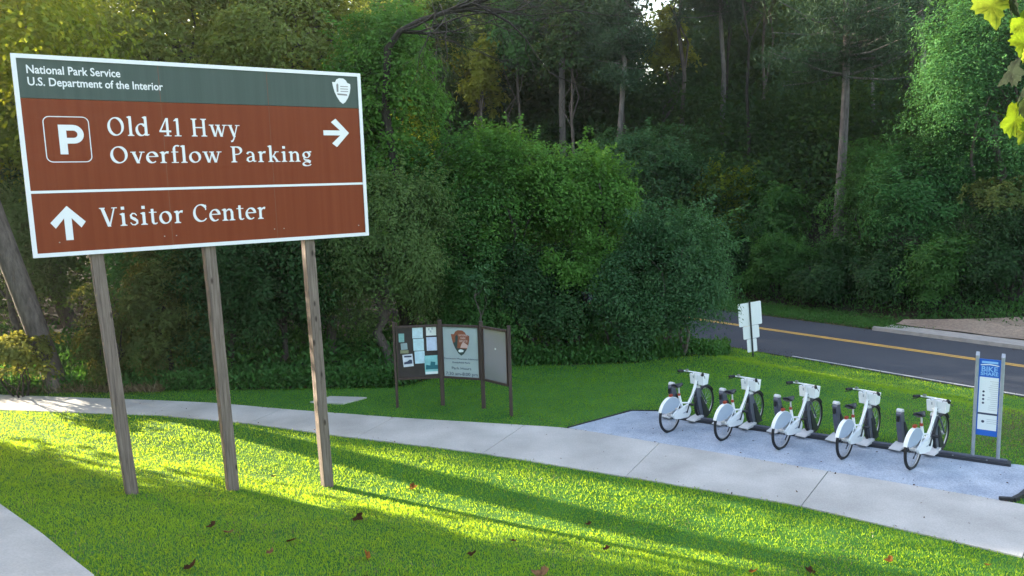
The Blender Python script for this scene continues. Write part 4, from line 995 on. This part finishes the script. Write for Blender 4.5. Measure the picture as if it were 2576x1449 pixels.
tree('sapling', 'thin pale teal sapling standing up just behind the notice board', 'sapling', (-.85, 18.9), 2.9, (.42, .35, .62, 2.35), 'teal', 41, .022, nclump=34, per=22, leaf=(.12, .06), spread=.4)
tree('privet_shrub', 'tall blue-green privet bush at the right end of the clump by the road', 'shrub', (4.2, 20.15), 4.3, (1.75, 1.2, 2.2, 2.2), 'teal', 42, .05, lobe_r=.32, nclump=700, per=48, leaf=(.10, .045), shoots=160, shoot_len=.7, spread=.26, stems=6, nlobe=26)
tree('privet_shrub', 'blue-green bush between the dark shrub and the roadside privet', 'shrub', (2.85, 19.95), 3.0, (1.1, .8, 1.4, 1.5), 'teal', 43, .05, nclump=330, per=44, leaf=(.11, .05), spread=.28, stems=5)
tree('willow_tree', 'rounded blue-green tree behind the central clump, across the road', 'tree', (7.6, 39.4), 7, (3.9, 2.4, 3.1, 4.3), 'teal', 44, .16, nclump=640, per=46, leaf=(.15, .055), shoots=110, shoot_len=1.0, spread=.24, nlobe=16)
# ---- bank across the road
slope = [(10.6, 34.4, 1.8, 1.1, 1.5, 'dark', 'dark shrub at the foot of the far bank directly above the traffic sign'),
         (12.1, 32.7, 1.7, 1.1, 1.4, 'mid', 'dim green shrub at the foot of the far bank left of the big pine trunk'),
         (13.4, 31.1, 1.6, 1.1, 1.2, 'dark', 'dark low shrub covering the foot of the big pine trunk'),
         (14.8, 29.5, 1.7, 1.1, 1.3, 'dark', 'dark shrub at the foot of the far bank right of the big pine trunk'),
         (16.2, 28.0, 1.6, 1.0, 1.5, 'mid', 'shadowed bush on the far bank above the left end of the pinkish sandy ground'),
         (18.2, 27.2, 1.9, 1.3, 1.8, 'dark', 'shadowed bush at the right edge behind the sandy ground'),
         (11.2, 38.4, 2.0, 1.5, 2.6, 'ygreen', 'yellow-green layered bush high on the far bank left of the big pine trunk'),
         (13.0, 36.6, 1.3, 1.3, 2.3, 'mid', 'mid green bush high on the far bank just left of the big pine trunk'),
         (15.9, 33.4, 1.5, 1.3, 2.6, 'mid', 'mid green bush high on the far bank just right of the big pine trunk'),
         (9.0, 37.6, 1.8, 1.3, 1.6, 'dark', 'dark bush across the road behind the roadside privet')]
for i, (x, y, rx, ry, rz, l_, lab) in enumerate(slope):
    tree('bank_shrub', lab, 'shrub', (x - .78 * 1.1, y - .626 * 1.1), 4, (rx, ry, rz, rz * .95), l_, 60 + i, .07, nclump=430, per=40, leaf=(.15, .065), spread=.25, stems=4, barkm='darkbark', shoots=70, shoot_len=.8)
tree('locust_tree', 'large bright green feathery tree filling the upper right corner', 'tree', (17.3, 28.0), 12, (3.6, 2.6, 5.0, 6.2), 'fresh', 70, .22, lobe_r=.32, nclump=1150, per=50, leaf=(.15, .06), shoots=220, shoot_len=1.0, spread=.22, nlobe=22)
tree('sumac_tree', 'lighter green layered tree at mid height on the right below the big bright tree', 'tree', (15.2, 28.8), 6, (2.1, 1.7, 2.6, 3.6), 'fresh', 71, .12, nclump=460, per=46, leaf=(.15, .065), shoots=90, shoot_len=.9, spread=.25)
tree('dogwood_tree', 'small tree with dull yellow-green leaves on the right part of the far bank', 'tree', (17.2, 27.0), 4.6, (1.5, 1.0, .7, 3.7), 'rust', 72, .04, nclump=90, per=34, leaf=(.15, .08), spread=.3)
# ---- pines and bare trunks up the hill
pine('pine_tree', 'large grey pine trunk standing on the far bank, nearest and thickest of the pines', (14.55, 34.2), .27, 19, 8.2, 3.6, 80, nb=60, zb=.6)
pine('pine_tree', 'grey pine trunk rising behind the ragged bright bush top', (2.9, 46), .28, 23, 12.4, 3.6, 81, nb=54, lean=(.6, 0))
pine('pine_tree', 'pine with flat dark needle plates and a thin trunk right of the ragged bush', (5.9, 41), .2, 19, 8.6, 1.9, 82, nb=50, zb=1.2)
pine('pine_tree', 'thin grey trunk close to the right of the thickest pine', (19.2, 41.5), .13, 20, 11, 2.6, 83, nb=34, zb=3)
pine('pine_tree', 'dark pine crown at the top of the photo left of the thickest pine', (12.2, 45), .2, 20, 10.5, 2.6, 84, nb=56, zb=3.2)
pine('pine_tree', 'pine with its dark crown at the top edge right of the thickest pine', (20.0, 38), .22, 21, 11.5, 3.6, 85, nb=50, zb=2)
slim = [(-2.3, 50, .15, 18, 9.5, 'slim pale trunk above the notice board with a slight bend', (.5, 0)), (-4.6, 36, .13, 16, 8, 'slim grey trunk leaning right beside the vine-draped tree', (1.1, 0)),
        (3.6, 43, .12, 17, 9, 'slim dark trunk just right of the grey pine behind the bush', (0, 0)), (10.5, 47, .17, 19, 13.5, 'slim forked trunk below the open patch of sky', (0, 0)),
        (.55, 46.5, .13, 17, 9.5, 'slim shaded trunk left of the grey pine behind the bush', (.2, 0)), (15.2, 47, .13, 19, 9, 'slim trunk in the dark gap left of the thickest pine', (0, 0))]
for i, (x, y, r, h, c0, lab, ln) in enumerate(slim):
    o = tree('slim_tree', lab, 'tree', (x, y), h, (2.0, 1.8, 2.6, c0 + 3.4), ['greyg', 'far', 'far', 'ygreen', 'mid', 'far'][i], 90 + i, r, lean=ln, nclump=130, per=34, leaf=(.24, .13), spread=.3, nlobe=9, trunk_top=c0 + 3, wob=.06, limb_n=4)
rs_ = np.random.default_rng(77)
more = [(6.5, 42.5, 'slim trunk right of the flat-plated pine'), 
        (12.4, 41, 'slim trunk just left of the thickest pine'), (17.6, 43, 'slim trunk between the thickest pine and its thin neighbour'),
        (22.0, 43, 'slim trunk behind the large feathery tree'), (-.6, 51, 'slim trunk above the left end of the central bushes'), (-6.6, 34, 'slim trunk above the right corner of the big sign'), (13.6, 48, 'far slim trunk in the dark woods left of the thickest pine')]
for i, (x, y, lab) in enumerate(more):
    c0 = rs_.uniform(10.5, 13.5)
    tree('slim_tree', lab, 'tree', (x, y), 18, (1.6, 1.5, 2.6, c0 + 2.6), ['far', 'mid', 'pine'][i % 3], 160 + i, rs_.uniform(.09, .16), lean=(rs_.uniform(-.7, .7), 0), nclump=90, per=34, leaf=(.24, .12), spread=.3, nlobe=8, trunk_top=c0 + 3, limb_n=3, barkm='darkbark', wob=.06)
# ---- backlit yellow crowns near the skyline
for i, (x, y, cz, rx, rz, lab) in enumerate([(-4.4, 48, 14.2, 2.4, 2.6, 'backlit golden crown at the skyline right of the big sign'), (-1.2, 47, 11.4, 1.5, 2.2, 'small backlit golden crown under the bare branches'),
        (10.0, 50, 10.0, 1.9, 1.9, 'backlit yellow-green crown just below the open patch of sky'), (21.6, 46, 13.8, 1.8, 1.6, 'bright yellow crown glimpsed behind the thickest pine'), (-13.5, 34, 13.0, 3.0, 3.0, 'golden crown high behind the left half of the big sign')]):
    tree('autumn_tree', lab, 'tree', (x, y), cz, (rx, rx, rz, cz), 'yellow', 110 + i, .13, nclump=150, per=34, leaf=(.26, .15), spread=.28, nlobe=9)
# ---- dark arching branch and the leafless twigs right of it
def W(x, y, Y):      # metres seen at distance Y ahead of the viewpoint, used once to lay out the branch
    d = _F + _R * ((x - 1288) / FOC) - _U * ((y - 724.5) / FOC); d = d * (Y / d.y); return (d.x, d.y, d.z + 4.65)
bp = [(-2.7, 20.6, tz(-2.7, 20.6)), (-2.8, 20.6, 3.5), (-3.1, 20.3, 6.6), W(975, 122, 20.0), W(1005, 80, 19.8), W(1060, 50, 19.6), W(1120, 32, 19.4), W(1190, 8, 19.2)]
bare_tree('bare_tree', 'leafless tree with a dark arching limb and fine twigs spreading right at the top', bp[0], bp, .13, 120, 3, ntw=11, length=3.6, spread=.38, direction=(.9, -.1, -.25))

# ---- woodland mass far behind and ground cover (uncountable)
def far_wood():
    rng = np.random.default_rng(200); P = []; N = []; t = []; L = []
    def clumps(n, fx, per, size, r):
        for _ in range(n):
            x, y, z = fx(); k = per; c = np.array([x, y, z]); nn = unit(np.array([rng.normal() * .5, -.5 + rng.normal() * .4, 1.]) )
            q = rng.normal(size=(k, 3)) * [r, r, r * .55]; P.append(c + q); N.append(unit(nn + rng.normal(size=(k, 3)) * .5)); t.append(np.full(k, rng.uniform(0, 1)) * .7 + rng.random(k) * .3); L.append(np.full(k, size))
    def back():
        while 1:
            x = rng.uniform(-38, 44); y = rng.uniform(48, 58); g0 = tz(x, y)
            top = 17.5 + 2.5 * math.sin(x * .37 + 1) + 1.6 * math.sin(x * .9) + 3 * math.sin(x * .13 + 2)
            top -= 7.5 * math.exp(-((x - 9.9) / 2.8) ** 2) + 2.2 * math.exp(-((x + 3.0) / 3) ** 2)
            q = .5075 * x + .8616 * y; top = (min(top, 13.5) if q > 38.5 else top + 3) if x < -6 else top
            z = g0 * 0 + rng.uniform(1.0, top)
            if z > g0 - .5: return x, y, z
    clumps(4600, back, 46, .40, .8)
    def back2():
        while 1:
            x = rng.uniform(-52, 62); y = rng.uniform(60, 74); g0 = tz(x, y)
            top = 23.5 + 2 * math.sin(x * .31) + 1.6 * math.sin(x * .8 + 2) - 10.5 * math.exp(-((x - 12.3) / 3.2) ** 2) - 4 * math.exp(-((x + 7.5) / 1.5) ** 2)
            if x < -12: top = 16 if .5075 * x + .8616 * y > 38.5 else 25
            z = rng.uniform(2.0, top)
            if z > g0 - .5: return x, y, z
    clumps(6500, back2, 44, .72, 1.2)
    def mid():
        x = rng.uniform(-20, 34); y = rng.uniform(36, 48)
        while -1.5 < road_s(x, y) < 8.6: x = rng.uniform(-20, 34); y = rng.uniform(36, 48)
        g0 = tz(x, y); return x, y, g0 + rng.uniform(.1, 1) ** .8 * (5.2 + 1.8 * math.sin(x * .55 + y * .3) + 1.2 * math.sin(x * 1.3))
    clumps(3600, mid, 42, .26, .6)
    def leftw():
        
        while 1:
            x = rng.uniform(-34, -9); y = rng.uniform(26, 36)
            if x * .5075 + y * .8616 > 11.5: return x, y, rng.uniform(.4, 10.5)
    clumps(1100, leftw, 38, .26, .6)
    P, N, t, L = np.vstack(P), np.vstack(N), np.concatenate(t), np.concatenate(L); L = L * rng.uniform(.6, 1.2, len(L))
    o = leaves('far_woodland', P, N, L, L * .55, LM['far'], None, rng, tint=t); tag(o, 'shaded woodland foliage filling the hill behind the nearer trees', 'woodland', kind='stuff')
far_wood()
def undergrowth():
    rng = np.random.default_rng(210); P = []; N = []; A = []; t = []; L = []
    def strip(n, fx, h, size, green):
        x, y = fx(n); zz = T(x, y); k = np.minimum(np.abs(rng.normal(size=n)) * h, h * 2)
        P.append(np.stack([x, y, zz + k * .7 + .03], -1)); A.append(unit(np.stack([rng.normal(size=n) * .5, rng.normal(size=n) * .5, np.ones(n) * .8], -1)))
        N.append(unit(rng.normal(size=(n, 3)) + [0, -.4, .4])); t.append(np.clip(rng.normal(size=n) * .25 + green, 0, 1)); L.append(np.full(n, size))
    def border(n):
        x = rng.uniform(-18, 6.6, n); y = np.interp(x, BX, BY) + np.abs(rng.normal(size=n)) * .55 - .15; return x, y
    strip(26000, border, .28, .13, .5)
    def foot(n):
        x = rng.uniform(-22, 5, n); y = np.interp(x, BX, BY) + rng.uniform(.3, 5, n); return x, y
    strip(26000, foot, .5, .17, .35)
    def far(n):
        s = rng.uniform(7.5, 13, n); l = rng.uniform(-14, 16, n); return road_xy(s, l)
    strip(40000, far, .42, .12, .12)
    def vg(n):
        s = rng.uniform(5.5, 7.6, n); l = np.r_[rng.uniform(-14, 3, n - n // 5), rng.uniform(3, 14, n // 5)]; s[l > 2.2] += 2.2 * np.minimum((l[l > 2.2] - 2.2) / 3, 1); return road_xy(s, l)
    strip(34000, vg, .07, .09, .45)
    P, N, A, t, L = map(np.concatenate, (P, N, A, t, L))
    o = leaves('undergrowth', P, N, L, L * .42, LM['mid'], None, rng, A=A, tint=t); tag(o, 'low weeds and brambles along the edge of the woods', 'undergrowth', kind='stuff')
undergrowth()
def dry_weeds():
    rng = np.random.default_rng(215); n = 9000
    x = rng.uniform(-14.5, -8.3, n); y = 17.95 + np.abs(rng.normal(size=n)) * .35 + np.interp(x, [-14, -12, -8], [.6, .1, -.25]); z = T(x, y)
    s = rng.uniform(5.5, 7.6, 26000); l = rng.uniform(-14, 4.0, 26000); x2, y2 = road_xy(s, l); z2 = T(x2, y2)
    x3 = rng.normal(9.6, 1.3, 9000); y3 = rng.normal(13.0, 1.0, 9000); x4 = rng.uniform(-8, 8, 16000); y4 = rng.uniform(6, 15, 16000)
    x3 = np.r_[x3, x4]; y3 = np.r_[y3, y4]; p_ = np.sin(x3 * 1.9 + 1) * np.sin(y3 * 2.3) + rng.normal(size=len(x3)) * .5
    m3_ = is_lawn(x3, y3) & ~((y3 > near_y(x3)) & (y3 < far_y(x3))) & ~inpoly(x3, y3, PAD) & ~inpoly(x3, y3, BLP) & (road_s(x3, y3) < 0) & ((p_ > .45) | (np.arange(len(x3)) < 9000))
    x3 = x3[m3_]; y3 = y3[m3_]
    x = np.r_[x, x2, x3]; y = np.r_[y, y2, y3]; z = np.r_[z, z2, T(x3, y3)]; n = len(x); h = rng.uniform(.08, .34, n) * np.where(np.arange(n) < 9000, 1, .32)
    h[9000 + 26000:] = rng.uniform(.03, .075, n - 35000)
    A = unit(np.stack([rng.normal(size=n) * .4, rng.normal(size=n) * .4, np.ones(n)], -1)); N = unit(rng.normal(size=(n, 3)))
    o = leaves('dry_grass', np.stack([x, y, z], -1) + A * h[:, None] * .5, N, h, np.where(np.arange(n) < 35000, .016, .009), M['dry'], None, rng, A=A); tag(o, 'dry straw-coloured grass along the wood edge, verge and lawn', 'dry grass', kind='stuff')
dry_weeds()

# ---- grass blades
def grass():
    rng = np.random.default_rng(300); XS = []; YS = []; SC_ = []
    bands = [(5.5, 8.5, 2300, .92), (8.5, 11, 2100, .92), (11, 14, 1600, 1.0), (14, 18, 1100, 1.1), (18, 24.5, 600, 1.3)]
    for y0, y1, dens, sc in bands:
        x0, x1 = -.78 * y1 - .6, .78 * y1 + .6; n = int((x1 - x0) * (y1 - y0) * dens)
        x = rng.uniform(x0, x1, n); y = rng.uniform(y0, y1, n)
        jn = rng.normal(size=n) * .022 + .02 * np.sin(x * 5.1) * np.sin(x * 2.3 + 1)
        onpath = (y > near_y(x) + jn) & (y < far_y(x) - jn * .6)
        m = is_lawn(x, y) & ~onpath & ~inpoly(x + jn, y + jn, PAD) & ~inpoly(x + jn, y, BLP) & (road_s(x, y) < -.03 + jn) & ~inpoly(x, y, [(-4.50, 16.50), (-4.14, 16.92), (-3.30, 16.74), (-3.72, 16.30)])
        m &= (np.abs(x) < .76 * y + .8)
        XS.append(x[m]); YS.append(y[m]); SC_.append(np.full(m.sum(), sc))
    x = np.concatenate(XS); y = np.concatenate(YS); sc = np.concatenate(SC_); n = len(x); z = T(x, y)
    patch = np.sin(x * 2.1 + np.sin(y * 1.7) * 1.5) * np.sin(y * 2.6 + np.sin(x * 1.3) * 1.2) + .5 * np.sin(x * 6.3 + y * 3) * np.sin(y * 7.1 - x * 2)
    h = (.029 + .010 * rng.normal(size=n) + .008 * patch) * sc; h = np.clip(h, .012, .075)
    far_side = y > near_y(x) + .5; h *= np.where(far_side & (y < 17.5), .62, 1.0)
    a = rng.uniform(0, 2 * math.pi, n); wdt = rng.uniform(.0026, .0050, n) * sc * 1.05
    lean = rng.normal(size=(n, 2)) * .42
    bx = np.cos(a) * wdt; by = np.sin(a) * wdt
    V = np.empty((n, 4, 3), np.float32)
    V[:, 0] = np.stack([x - bx, y - by, z - .004], -1); V[:, 1] = np.stack([x + bx, y + by, z - .004], -1)
    mx = x + lean[:, 0] * h * .35; my = y + lean[:, 1] * h * .35
    V[:, 2] = np.stack([x + lean[:, 0] * h + bx * .1, y + lean[:, 1] * h + by * .1, z + h], -1)
    V[:, 3] = np.stack([mx - bx * .9, my - by * .9, z + h * .55], -1)
    t = np.clip(.45 + .26 * patch + .2 * np.sin(x * .9 + 2) * np.sin(y * 1.1) + rng.normal(size=n) * .16, 0, 1)
    o = mesh_np('grass', V.reshape(-1, 3), np.arange(n * 4).reshape(-1, 4), M['grassblade'], tint=np.repeat(t, 4))
    tag(o, 'short green mown grass covering the lawn', 'grass', kind='stuff'); return n
print('grass', grass())

# ---- fallen leaves, each its own thing
LEAFOUT = [(0, 0), (.10, -.04), (.28, -.10), (.42, -.06), (.40, .04), (.54, .12), (.48, .20), (.62, .34), (.48, .38), (.50, .50), (.34, .47), (.24, .50), (.27, .64), (.16, .70), (.12, .84), (.02, 1.0)]
LEAFOUT = LEAFOUT + [(-x - .01, y) for x, y in LEAFOUT[-2:0:-1]]
def leaf_mesh(name, size, curl, material, parent=None, fold=.2, stalk=True):
    mb = MB(); c = (0, .25)
    pts = []
    for x, y in LEAFOUT: pts.append((x * size, (y - .3) * size, (abs(x) * fold + curl * (x * x + (y - .3) ** 2)) * size))
    k = len(pts); mid = (0, 0, 0); vs = pts + [mid]
    fs = [(i, (i + 1) % k, k) for i in range(k)]
    # a ring half-way out lets the blade curl
    n_ = len(vs); half = [((x) * .5, (y) * .5, z * .25 + .02 * size * math.sin(i * 2.4)) for i, (x, y, z) in enumerate(pts)]
    vs = pts + half + [mid]; fs = [(i, (i + 1) % k, k + (i + 1) % k, k + i) for i in range(k)] + [(k + i, k + (i + 1) % k, 2 * k) for i in range(k)]
    mb.add(vs, fs, True)
    if stalk: mb.tube([(0, -.3 * size, 0), (.02 * size, -.55 * size, .03 * size), (.0, -.8 * size, .02 * size)], .012 * size, 4)
    return mb.build(name, material, parent)
def lf(name, a, b, tr): 
    m = leafmat(name, a, b, tr, .4, .003, .7); n = m.node_tree
    tc = n.nodes.new('ShaderNodeTexCoord'); nz = n.nodes.new('ShaderNodeTexNoise'); nz.inputs['Scale'].default_value = 22; nz.inputs['Detail'].default_value = 6
    n.links.new(tc.outputs['Object'], nz.inputs['Vector'])
    cr = n.nodes.new('ShaderNodeValToRGB'); cr.color_ramp.elements[0].position = .35; cr.color_ramp.elements[1].position = .62
    for c_, tgt in ((a, 'BSDF_DIFFUSE'), (tr, 'BSDF_TRANSLUCENT')):
        cr = n.nodes.new('ShaderNodeValToRGB'); cr.color_ramp.elements[0].position = .36; cr.color_ramp.elements[1].position = .6
        cr.color_ramp.elements[0].color = (c_[0] * .45, c_[1] * .42, c_[2] * .5, 1); cr.color_ramp.elements[1].color = (c_[0], c_[1], c_[2], 1)
        n.links.new(nz.outputs['Fac'], cr.inputs[0])
        for nd in n.nodes:
            if nd.type == tgt: n.links.new(cr.outputs[0], nd.inputs[0])
    return m
LFM = [lf('fallen_rust', (.24, .10, .03), (.24, .10, .03), (.45, .16, .03)), lf('fallen_brown', (.085, .04, .022), (.085, .04, .022), (.15, .06, .02)), lf('fallen_tan', (.32, .17, .09), (.32, .17, .09), (.4, .2, .08))]
fall = [((-1.67, 11.78), 0, .17, 'orange-brown fallen leaf on the bright sunlit strip right of the third sign post'), ((-2.13, 9.77), 1, .17, 'dark brown fallen leaf on the shaded lawn below the third sign post'),
        ((-1.66, 7.93), 0, .15, 'rust red curled fallen leaf standing on edge on the lawn below the third post'), ((-3.64, 8.75), 1, .14, 'brown fallen leaf on the lawn just left of and below the middle sign post'),
        ((-3.35, 8.47), 2, .14, 'tan fallen leaf on the lawn directly below the middle sign post'), ((-2.59, 8.32), 1, .15, 'brown fallen leaf on the lawn midway between the middle and third posts'),
        ((-2.64, 7.78), 2, .12, 'small tan fallen leaf lowest below the middle and third posts'), ((-1.5, 6.98), 1, .14, 'dark fallen leaf at the bottom edge of the lawn left of centre'),
        ((.22, 7.75), 2, .2, 'large pale orange fallen leaf lying flat at bottom centre of the lawn'), ((-.08, 9.14), 1, .13, 'brown fallen leaf just under the bright sunlit strip at lawn centre'),
        ((-.55, 8.39), 1, .12, 'brown fallen leaf on shaded lawn left of the large pale orange one'), ((1.08, 9.08), 1, .13, 'dull brown fallen leaf at the lower edge of the sunlit strip right of centre'),
        ((2.70, 8.45), 0, .17, 'orange fallen leaf in bright sun near the bottom, right of centre'), ((4.44, 8.77), 0, .14, 'orange fallen leaf in the grass close to the path at lower right'),
        ((3.41, 8.59), 1, .13, 'brown fallen leaf in sun between two orange leaves at lower right'), ((-4.06, 12.35), 1, .12, 'small dark fallen leaf on the grass between the middle and third posts near the path'),
        ((-3.16, 7.03), 1, .15, 'brown fallen leaf at the bottom of the lawn nearest the left path branch'), ((5.48, 8.54), 0, .12, 'small rusty fallen leaf at the bottom right corner of the lawn'),
        ((.97, 10.28), 1, .10, 'tiny brown fallen leaf on the narrow shaded band at lawn centre'), ((-5.3, 12.0), 1, .11, 'small dark fallen leaf left of the middle sign post near the path')]
rng1 = random.Random(5)
for i, ((x, y), k, sz, lab) in enumerate(fall):
    o = leaf_mesh('fallen_leaf', sz * rng1.uniform(.62, .9), rng1.uniform(.15, .55), LFM[k]); tag(o, lab, 'leaf', 'fallen leaves on the lawn')
    o.location = (x, y, tz(x, y) + .045); up = R_(70) if i == 2 else rng1.uniform(-.35, .35); o.rotation_euler = (up, rng1.uniform(-.4, .4), rng1.uniform(0, 6.28))

# ---- overhanging twig with yellowing leaves, top right corner
ob = empty('overhanging_branch', (2.0, 2.7, 5.6), 0, 'close overhanging twig with yellow-green lobed leaves in the top right corner', 'branch')
OBO = np.array([2.0, 2.7, 5.6])
mb = MB(); mb.tube([(.5, .1, .9), (.2, .02, .45), (-.08, 0, .12), (-.14, 0, -.15), (-.16, .02, -.5), (-.13, .02, -.9)], [.02, .014, .010, .007, .005, .003], 6)
mb.tube([(-.08, 0, .12), (-.25, 0, .06), (-.38, 0, -.02)], [.006, .004, .003], 5); mb.build('twig', M['darkbark'], ob)
GM = [lf('hang_green', (.10, .19, .02), (.10, .19, .02), (.36, .46, .04)), lf('hang_yellow', (.12, .19, .02), (.12, .19, .02), (.32, .46, .02)), lf('hang_pale', (.032, .045, .028), (.032, .045, .028), (.04, .06, .015))]
def W2(x, y, Y): return np.array(W(x, y, Y))
hang = [(2492, 14, .17, 0, (100, 0, 172)), (2545, 8, .13, 2, (100, 70, 215)), (2566, 62, .12, 1, (95, 10, 150)), (2574, 108, .12, 1, (100, -10, 190)), (2545, 182, .13, 2, (60, 72, 130)),
        (2572, 228, .11, 2, (70, 60, 160)), (2570, 268, .10, 2, (80, 30, 140)), (2553, 302, .15, 1, (100, 8, 115)), (2578, 330, .10, 0, (95, -20, 200)), (2590, 150, .12, 0, (95, 20, 180))]
for (x, y, sz, k, rot) in hang:
    l = leaf_mesh('leaf', sz * .74, .12, GM[k], ob, fold=.12); l.location = W2(x, y, 2.62 + .02 * (x % 5)) - OBO; l.rotation_euler = (R_(rot[0]), R_(rot[2]), R_(rot[1]))

# ---- trees beyond the left edge whose shade falls on the lawn
AZ = np.array([math.sin(R_(SUN_AZ)), math.cos(R_(SUN_AZ))]); QV = np.array([AZ[1], -AZ[0]])
for i, (t_, q_, r_, cz, rz, lab) in enumerate([(24.0, 5.2, 3.3, 6.6, 6.6, 'broad shade tree standing beyond the left edge, nearest the path'), (25.5, -1.2, 3.8, 6.8, 6.6, 'broad shade tree standing beyond the left edge, second from the path'),
                                      (23.0, -7.0, 3.8, 6.6, 6.4, 'broad shade tree standing beyond the left edge, farthest from the path'),
                                      (30.0, 14.2, 3.6, 9.0, 7.0, 'tall shade tree in the woods beyond the left edge'),
                                      (27.0, 11.9, 1.35, 6.6, 6.4, 'unseen narrow tree added beyond the left edge to shade the path')]):  # last one is an unseen tree, added to keep sun off the path edge
    p = AZ * t_ + QV * q_
    tree('shade_tree', lab, 'tree', (p[0], p[1]), 13, (r_, r_, rz, cz), 'mid', 140 + i, .25, nclump=900, per=34, leaf=(.30, .19), spread=.24, nlobe=20, inner=.35, flat=.6)

# ---- small leaf litter on the concrete, pad and road edge
def litter():
    rng = np.random.default_rng(400); x = rng.uniform(-11, 9, 5200); y = rng.uniform(8, 18, 5200)
    on = (y > near_y(x)) & (y < far_y(x)); pad = inpoly(x, y, PAD); e = np.minimum(np.abs(y - near_y(x)), np.abs(y - far_y(x)))
    m = (on & ((e < .12) | (rng.random(5200) < .06))) | (pad & (rng.random(5200) < .35)); x, y = x[m], y[m]
    l = rng.uniform(-8, 14, 900); s = np.where(rng.random(900) < .5, np.abs(rng.normal(size=900)) * .25 + .05, 5.4 - np.abs(rng.normal(size=900)) * .3); x2, y2 = road_xy(s, l)
    z = np.r_[np.full(len(x), .028), np.full(900, -.668)]; x = np.r_[x, x2]; y = np.r_[y, y2]; n = len(x)
    N = unit(rng.normal(size=(n, 3)) * .35 + [0, 0, 1]); L = rng.uniform(.012, .045, n)
    o = leaves('leaf_litter', np.stack([x, y, z], -1), N, L, L * .6, LFM[1], None, rng); tag(o, 'tiny brown bits of leaf scattered on the path, pad and road edges', 'leaf litter', kind='stuff')
litter()
def glare_haze():  # thin volume added so the low sun scatters into a glare at the left
    mb = MB(); mb.box((5, 30, 12), (150, 110, 40)); m = bpy.data.materials.new('glare_haze'); m.use_nodes = True; n = m.node_tree; n.nodes.clear()
    v = n.nodes.new('ShaderNodeVolumePrincipled'); v.inputs['Density'].default_value = .0009; v.inputs['Anisotropy'].default_value = .86; v.inputs['Color'].default_value = (.9, .92, .95, 1)
    o = n.nodes.new('ShaderNodeOutputMaterial'); n.links.new(v.outputs[0], o.inputs['Volume'])
    ob_ = mb.build('glare_haze', m); tag(ob_, 'thin air volume added to imitate the sun glare at the left', 'glare_haze', kind='stuff')
HAZE = True
if HAZE: glare_haze()
